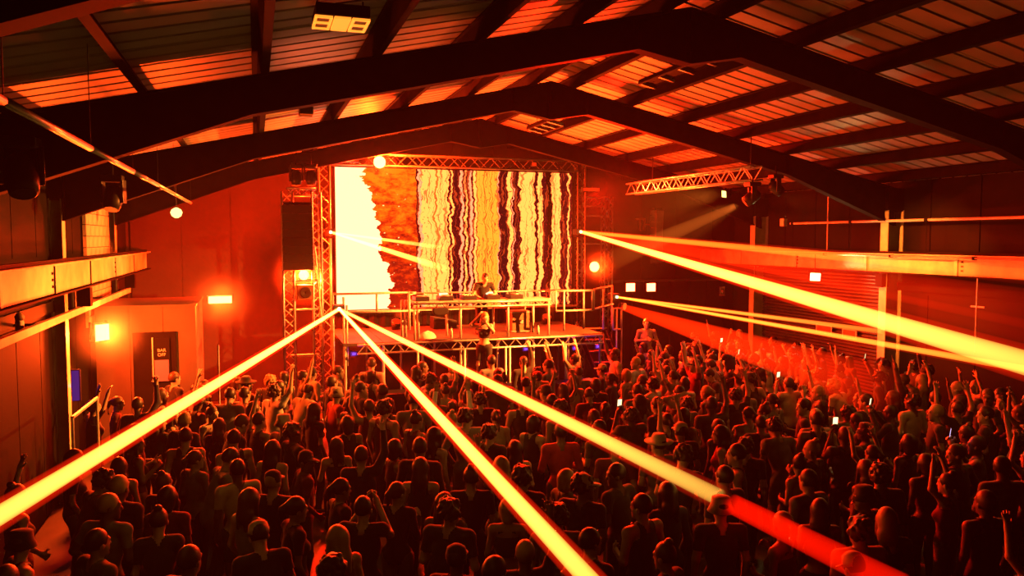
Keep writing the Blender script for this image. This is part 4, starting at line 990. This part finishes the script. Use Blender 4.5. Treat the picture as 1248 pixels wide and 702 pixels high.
POSES = {
 'sides':  dict(el=((-.25,-.03,1.14),(.25,-.03,1.14)), wr=((-.25,.06,.90),(.25,.06,.90)), hn=((1,0,0),(-1,0,0)), txt='arms down'),
 'sides_f': dict(fem=True, el=((-.22,-.04,1.15),(.22,-.04,1.15)), wr=((-.2,.07,.92),(.2,.07,.92)), hn=((1,0,0),(-1,0,0)), nod=.1, tops=('tshirt','longsleeve','vest','crop'), txt='arms down'),
 'bent':   dict(el=((-.26,-.02,1.15),(.26,-.02,1.15)), wr=((-.14,.22,1.15),(.17,.23,1.22)), hn=((1,0,0),(-1,0,0)), hand=('grip','grip'), yaw=.3, txt='forearms bent'),
 'bent_f': dict(fem=True, el=((-.23,-.02,1.16),(.24,.0,1.16)), wr=((-.1,.2,1.12),(.18,.2,1.3)), hn=((1,0,0),(-1,0,0)), hand=('relax','grip'), yaw=-.4, tops=('tshirt','longsleeve','vest','crop'), txt='forearms bent'),
 'onearm': dict(el=((-.25,-.03,1.14),(.27,.10,1.66)), wr=((-.23,.1,.91),(.24,.16,1.92)), hn=((1,0,0),(0,1,0)), hand=('relax','open'), sh=(0,.04), txt='one arm up'),
 'onearm_f': dict(fem=True, el=((-.27,.08,1.62),(.22,-.03,1.16)), wr=((-.24,.14,1.86),(.17,.15,1.0)), hn=((0,1,0),(-1,0,0)), hand=('open','relax'), sh=(.04,0), tops=('tshirt','vest','crop'), txt='one arm up'),
 'both':   dict(el=((-.30,.06,1.64),(.30,.06,1.64)), wr=((-.26,.12,1.90),(.28,.12,1.90)), hn=((0,1,0),(0,1,0)), hand=('open','open'), sh=(.04,.04), nod=-.1, txt='both arms raised'),
 'both_f': dict(fem=True, el=((-.26,.1,1.60),(.27,.08,1.62)), wr=((-.16,.12,1.84),(.24,.16,1.86)), hn=((0,1,0),(0,1,0)), hand=('open','relax'), sh=(.04,.04), tops=('tshirt','vest','crop'), txt='both arms raised'),
 'phone':  dict(el=((-.24,.10,1.30),(.24,.12,1.34)), wr=((-.05,.28,1.60),(.07,.29,1.62)), hn=((1,-.3,0),(-1,-.3,0)), hand=('relax','grip'), sh=(.02,.02), txt='hands held before face'),
 'behind': dict(el=((-.36,.02,1.56),(.36,.02,1.56)), wr=((-.12,-.08,1.62),(.12,-.08,1.62)), hd=((.8,-.3,.1),(-.8,-.3,.1)), hn=((0,1,0),(0,1,0)), sh=(.04,.04), txt='hands behind head'),
 'turned': dict(el=((-.26,-.04,1.16),(.32,-.05,1.2)), wr=((-.18,.14,1.0),(.18,.06,1.0)), hn=((1,0,0),(-1,0,0)), yaw=.9, lean=.08, txt='head turned aside'),
 'lean':   dict(el=((-.26,.04,1.18),(.26,.06,1.2)), wr=((-.2,.24,1.06),(.2,.26,1.1)), hn=((1,0,0),(-1,0,0)), lean=.28, nod=.15, knee=.08, txt='leaning forward'),
}
PROTO = {k: make_body('person', v) for k, v in POSES.items()}
PROTO['dj'] = make_body('person', dict(el=((-.30,.16,1.25),(.30,.16,1.25)), wr=((-.08,.36,1.27),(.10,.38,1.27)), hn=((0,0,-1),(0,0,-1)), lean=.68, nod=.3, head_up=True, knee=.08, hand=('relax','relax'), tops=('tshirt',)))
PROTO['girl'] = make_body('person', dict(fem=True, el=((-.24,.10,1.30),(.30,.08,1.46)), wr=((-.08,.14,1.50),(.11,.06,1.66)), hd=((.4,.2,.8),(-.5,-.2,.6)), hn=((0,-1,0),(0,-1,0)), yaw=.6, nod=.15, tops=('crop',), stance=.16))
PROTO['guard'] = make_body('person', dict(el=((-.28,.02,1.18),(.28,.02,1.18)), wr=((-.06,.2,1.24),(.06,.21,1.22)), hn=((1,0,-.3),(-1,0,-.3)), tops=('tshirt','vest')))

SKIN = [mat('skin_light', (.62,.40,.30), .5), mat('skin_mid', (.42,.25,.17), .5), mat('skin_deep', (.17,.09,.06), .5)]
HCOL = {'dark': mat('hair_dark', (.02,.014,.012), .45), 'brown': mat('hair_brown', (.07,.035,.018), .45), 'fair': mat('hair_fair', (.42,.27,.11), .45)}
TOPC = {'black': (.010,.009,.010), 'charcoal': (.03,.028,.03), 'navy': (.02,.025,.06), 'white': (.75,.73,.70), 'cream': (.55,.47,.34), 'burgundy': (.16,.02,.03), 'olive': (.10,.10,.05), 'grey': (.22,.22,.22), 'red': (.5,.03,.03)}
TOPM = {k: mat(k+'_cotton', c, .85, noise=.2, scale=10, sheen=.2) for k, c in TOPC.items()}
BOTM = {'blue denim': mat('blue_denim', (.06,.08,.14), .85, noise=.2, scale=30), 'black': mat('black_twill', (.02,.02,.02), .85), 'khaki': mat('khaki_twill', (.25,.2,.12), .85)}
M_shoe = mat('dark_shoe', (.04,.035,.035), .6)
TOPN = {'tshirt': 't-shirt', 'longsleeve': 'long-sleeved top', 'vest': 'sleeveless vest', 'crop': 'crop top'}
NPEOPLE = [0]
def person(proto, loc, rz, label, group=None, sc=1.0, skin=0, hair='short', hcol='dark', top='tshirt', tcol='black', bottom='trousers', bcol='black', hat=None, hatcol='black', extra=None, mirror=False):
    P_ = PROTO[proto]; o = bpy.data.objects.new('person', P_['body']); COL.objects.link(o)
    o.location = loc; o.rotation_euler = (0,0,rz); o.scale = (-sc if mirror else sc, sc, sc); tag(o, label, 'person', group)
    def child(nm, me, m):
        c = bpy.data.objects.new(nm, me); COL.objects.link(c); c.parent = o; c.material_slots[0].link = 'OBJECT'; c.material_slots[0].material = m; return c
    o.material_slots[0].link = 'OBJECT'; o.material_slots[0].material = SKIN[skin]
    child({'tshirt':'shirt','longsleeve':'shirt','vest':'vest','crop':'crop_top'}[top], P_[top], TOPM[tcol]); child(bottom, P_[bottom], BOTM[bcol]); child('shoes', P_['shoes'], M_shoe)
    Mh = Matrix([list(r)+[P_['hc'][i]] for i, r in enumerate(P_['ht'])] + [[0,0,0,1]])
    if hair: c = child('hair', HAIR[hair], HCOL[hcol]); c.matrix_local = Mh
    if hat: c = child('hat', HATS[hat], TOPM[hatcol]); c.matrix_local = Mh
    NPEOPLE[0] += 1
    return o
def face_to(x, y, tx, ty): return math.atan2(-(tx-x), ty-y)
DJX = P(585, 360, 17.9).x
# named individuals
person('dj', (DJX, 17.82, DZ), PI, 'DJ in black t-shirt leaning over the decks on stage', sc=.90, hair='short', hcol='dark', tcol='black', bcol='black')
gq = at(590, 383, Y=16.45); gz = gq.z - 1.70*.92
person('girl', (gq.x, 16.45, gz), 2.7, 'person in black crop top and shorts standing above crowd before stage', sc=.92, hair='long', hcol='fair', top='crop', tcol='black', bottom='shorts', bcol='black')
rb2 = thing('riser_box', 'black riser box under the person before the DJ table', 'box', (gq.x, 16.5, 0)); 
for o in [o for o in bpy.data.objects if o.name.startswith('subwoofer') and o.type == 'EMPTY' and abs(o.location.x-gq.x) < .95]:
    for c in list(o.children): bpy.data.objects.remove(c)
    bpy.data.objects.remove(o)
MB().box(gq.x-.4, gq.x+.4, 16.2, 16.78, 0, gz-.03).build('body', M_black, rb2, bevel=.012); MB().box(gq.x-.42, gq.x+.42, 16.18, 16.8, gz-.03, gz+.0).build('lid', M_deck, rb2)
gd = at(788, 389, Y=18.0); gp_z = max(0.0, gd.z-1.74)
person('guard', (gd.x, 18.0, gp_z), PI-.3, 'steward in pale high-visibility vest watching from beside the stage', top='vest', tcol='cream', bottom='trousers', bcol='khaki', hair='short')
gs = thing('floor_riser', 'low dark riser block under the steward', 'riser', (gd.x, 18.0, 0)); MB().box(gd.x-.5, gd.x+.5, 17.6, 18.4, 0, gp_z-.02).build('body', M_black, gs); MB().box(gd.x-.52, gd.x+.52, 17.58, 18.42, gp_z-.02, gp_z).build('top', M_deck, gs)
TAKEN = [(gq.x, 16.45), (gd.x, 18.0), (gd.x-.4, 17.8), (gd.x+.4, 17.8)]
def special(px, py, h, proto, label, **kw):
    p = at(px, py, Z=h)
    if p.y > 15.75 and p.x < X1+.9: p = at(px, py, Y=15.75)
    TAKEN.append((p.x, p.y)); rz = kw.pop('rz', None)
    return person(proto, (p.x, p.y, 0), face_to(p.x, p.y, DJX, 17.8) if rz is None else rz, label, **kw), p
sp_list = [
 (879, 605, 1.76, 'sides', 'person in charcoal top and bucket hat struck by the orange laser beam', dict(hat='bucket', hatcol='cream', tcol='charcoal', rz=-.3)),
 (778, 437, 1.73, 'turned', 'person in brilliant white t-shirt lit up near the stage steps', dict(tcol='white', hcol='fair', rz=.5)),
 (700, 404, 2.02, 'both', 'person in cream t-shirt with both arms raised before stage right', dict(tcol='cream', hcol='dark')),
 (638, 412, 1.98, 'onearm', 'person in black long-sleeved top with one arm raised at stage front', dict(top='longsleeve', tcol='black')),
 (167, 466, 2.0, 'onearm', 'person in dark top reaching one open hand up by box room', dict(top='longsleeve', tcol='navy', rz=-.2)),
 (300, 461, 1.74, 'sides', 'person in burgundy top wearing dark brimmed hat near the line array', dict(top='longsleeve', tcol='burgundy', hat='brim', hatcol='black')),
 (803, 528, 1.78, 'bent', 'person in grey t-shirt wearing pale brimmed hat mid floor', dict(tcol='grey', hat='brim', hatcol='cream')),
 (828, 470, 1.76, 'behind', 'person in charcoal vest with hands behind head mid floor', dict(top='vest', tcol='charcoal')),
 (512, 566, 1.68, 'sides_f', 'person in black vest with bare shoulders mid floor', dict(top='vest', tcol='black', hair='long', hcol='brown')),
 (574, 575, 1.70, 'sides', 'person in black t-shirt standing under the middle laser beam', dict(tcol='black', hair='bun', hcol='brown')),
 (442, 588, 1.9, 'phone', 'person in black t-shirt clasping both hands high mid floor', dict(tcol='black')),
 (655, 454, 1.74, 'onearm_f', 'person in red top wearing cap before the stage', dict(top='tshirt', tcol='red', hat='cap', hatcol='red')),
 (380, 445, 1.76, 'bent', 'person in cream top wearing dark cap by left truss tower', dict(tcol='cream', hat='cap', hatcol='black')),
]
SPECIAL = []
for px, py, h, pr, lab, kw in sp_list: SPECIAL.append(special(px, py, h, pr, lab, **kw))

# the crowd, scattered over the floor with a minimum spacing
rng = random.Random(21)
def blocked(x, y):
    if x < XL+.45 or x > XR-.75: return True
    if x < -1.7 and hb.y+.6 > y > ha.y-.6: return True
    if x < RX+.35 and y > BY-.5: return True
    if x < -1.6 and y > 14.6: return True
    if y > 15.95 and x < X1+1.0: return True
    if x < at(395, 440, Y=18.5).x and y > 17.6: return True
    if x > X1+.9 and y > 18.2: return True
    return False
cand = []
for _ in range(16000):
    x, y = rng.uniform(XL, XR), rng.uniform(4.8, 18.2)
    if blocked(x, y): continue
    px, py, D = project((x, y, 1.7))
    if not (-25 < px < 1275 and py < 722): continue
    dmin = .53 if D > 10 else .57
    if x > 9 and y > 10: dmin = .60
    if all((x-a)**2+(y-b)**2 > dmin**2 for a, b in TAKEN): TAKEN.append((x, y)); cand.append((x, y, px, py, D))
cand.sort(key=lambda c: c[4])
MAXP = 298 - NPEOPLE[0]
rng.shuffle(cand)
print('crowd candidates', len(cand), 'using', min(len(cand), MAXP))
cand = cand[:MAXP]
def zone(x, y):
    if y > 14.2 and x < X1+.8: return 'close to the stage'
    if x > 11.2: return 'by the right wall'
    if x < -.9: return 'by the left wall'
    if y > 11: return 'on the front dance floor'
    if y > 7.8: return 'mid dance floor'
    return 'below the balcony'
PHONES = []; ROWS = []
for (x, y, px, py, D) in cand:
    rightside = x > 8.5
    r = rng.random(); fem = rng.random() < .48
    parm = .34 if rightside else .13
    if y > 13.5: parm = max(parm, .24)
    near = min([math.hypot(x-a, y-b) for a, b in TAKEN if (a, b) != (x, y)])
    if r < parm: pr = rng.choice((['both','onearm','onearm','phone','phone'] + (['behind'] if near > .7 else [])) if not fem else ['both_f','onearm_f','onearm_f','both_f'])
    else: pr = rng.choice(['sides','sides','bent','turned','lean'] if not fem else ['sides_f','sides_f','bent_f'])
    fem = PROTO[pr]['fem']
    skin = rng.choices((0,1,2), (7,3,2))[0]
    top = rng.choice(['tshirt','tshirt','tshirt','longsleeve','vest']) if not fem else rng.choice(['tshirt','vest','vest','crop','longsleeve'])
    if top not in PROTO[pr]: top = 'vest' if fem else 'tshirt'
    tcol = rng.choices(list(TOPC), (10,6,4,1,1,3,3,3,1))[0]
    if D > 13 and rng.random() < .2: tcol = rng.choice(['white','cream','grey'])
    bottom = 'shorts' if rng.random() < .2 else 'trousers'; bcol = rng.choice(list(BOTM))
    hair = rng.choice(['short','short','short','curly']) if not fem else rng.choice(['long','long','bob','bun','tail'])
    hcol = rng.choices(('dark','brown','fair'), (6,3,1))[0]
    hat = rng.choice(['cap','cap','bucket']) if not fem and rng.random() < .10 else None
    hatcol = rng.choice(['black','charcoal','cream'])
    rz = face_to(x, y, DJX, 17.8) + rng.gauss(0, .45)
    sc = rng.uniform(.97, 1.06) if not fem else rng.uniform(.92, 1.0)
    look = f"{tcol} {TOPN[top]}" + (f" and {hatcol} {'cap' if hat == 'cap' else 'bucket hat'}" if hat else '')
    ROWS.append(dict(x=x, y=y, D=D, pr=pr, rz=rz, sc=sc, skin=skin, hair=hair, hcol=hcol, top=top, tcol=tcol, bottom=bottom, bcol=bcol, hat=hat, hatcol=hatcol, mir=rng.random() < .5,
                     lab=f"person in {look}, {POSES[pr]['txt']}, {zone(x, y)}"))
# where two would share a label, say who stands beside them
cnt = {}
for r in ROWS: cnt[r['lab']] = cnt.get(r['lab'], 0) + 1
for r in ROWS:
    r['lab2'] = r['lab']
    if cnt[r['lab']] > 1:
        nb = min((q for q in ROWS if q is not r), key=lambda q: (q['x']-r['x'])**2+(q['y']-r['y'])**2)
        r['lab2'] = r['lab'] + f", beside {nb['tcol']} {TOPN[nb['top']]}"
seen = {}
for r in ROWS:
    k = seen.get(r['lab2'], 0); seen[r['lab2']] = k + 1
    if k:
        nb = sorted((q for q in ROWS if q is not r), key=lambda q: (q['x']-r['x'])**2+(q['y']-r['y'])**2)
        for q in nb[1:6]:
            t_ = r['lab'] + f", beside {q['tcol']} {TOPN[q['top']]}"
            if t_ not in seen: r['lab2'] = t_; seen[t_] = 1; break
for r in ROWS:
    lab = r['lab2'] if len(r['lab2'].split()) <= 16 else r['lab']
    if len(lab.split()) > 16: lab = ','.join(lab.split(',')[:2])
    o = person(r['pr'], (r['x'], r['y'], 0), r['rz'], lab, 'clubbers in the crowd', r['sc'], r['skin'], r['hair'], r['hcol'], r['top'], r['tcol'], r['bottom'], r['bcol'], r['hat'], r['hatcol'], mirror=r['mir'])
    if r['pr'] == 'phone': PHONES.append((o, r['sc'], r['D']))
# phones in raised hands and a red drink cup
def phone_at(p, rz, tilt, m, label, group=None):
    t = thing('phone', label, 'phone', p, rz, group); b = MB().cbox((0,0,0), .075, .009, .15); 
    o = bpy.data.objects.new('body', b.mesh('body')); o.data.materials.append(M_black); COL.objects.link(o); o.parent = t; o.rotation_euler = (tilt,0,0)
    s_ = bpy.data.objects.new('screen', MB().cbox((0,-.0055,0), .068, .002, .135).mesh('screen')); s_.data.materials.append(m); COL.objects.link(s_); s_.parent = t; s_.rotation_euler = (tilt,0,0)
for k, (o, sc, D) in enumerate(sorted(PHONES, key=lambda a: a[2])[:9]):
    wr = PROTO['phone']['wr'][1]; s = -1 if o.scale.x < 0 else 1
    lp = Vector(((wr[0]-.05)*s*sc, (wr[1]+.03)*sc, (wr[2]+.13)*sc)); lp.rotate(o.rotation_euler)
    phone_at(o.location+lp, o.rotation_euler.z, .12, M_phone if k == 0 else M_phone_w, 'violet lit phone held up in the crowd' if k == 0 else 'warm lit phone held up in the crowd', None if k == 0 else 'phones held up in the crowd')
q = at(883, 583, Z=1.45); cu = thing('plastic_cup', 'red plastic cup held out before the struck person', 'cup', q); MB().lathe([(.03,-.06),(.042,.05),(.046,.055),(.04,.05),(.028,-.05)], 14, q).build('body', TOPM['red'], cu, True); MB().lathe([(.0395,.03),(.0395,.034)], 14, q).build('drink', M_case, cu)
print('people', NPEOPLE[0])
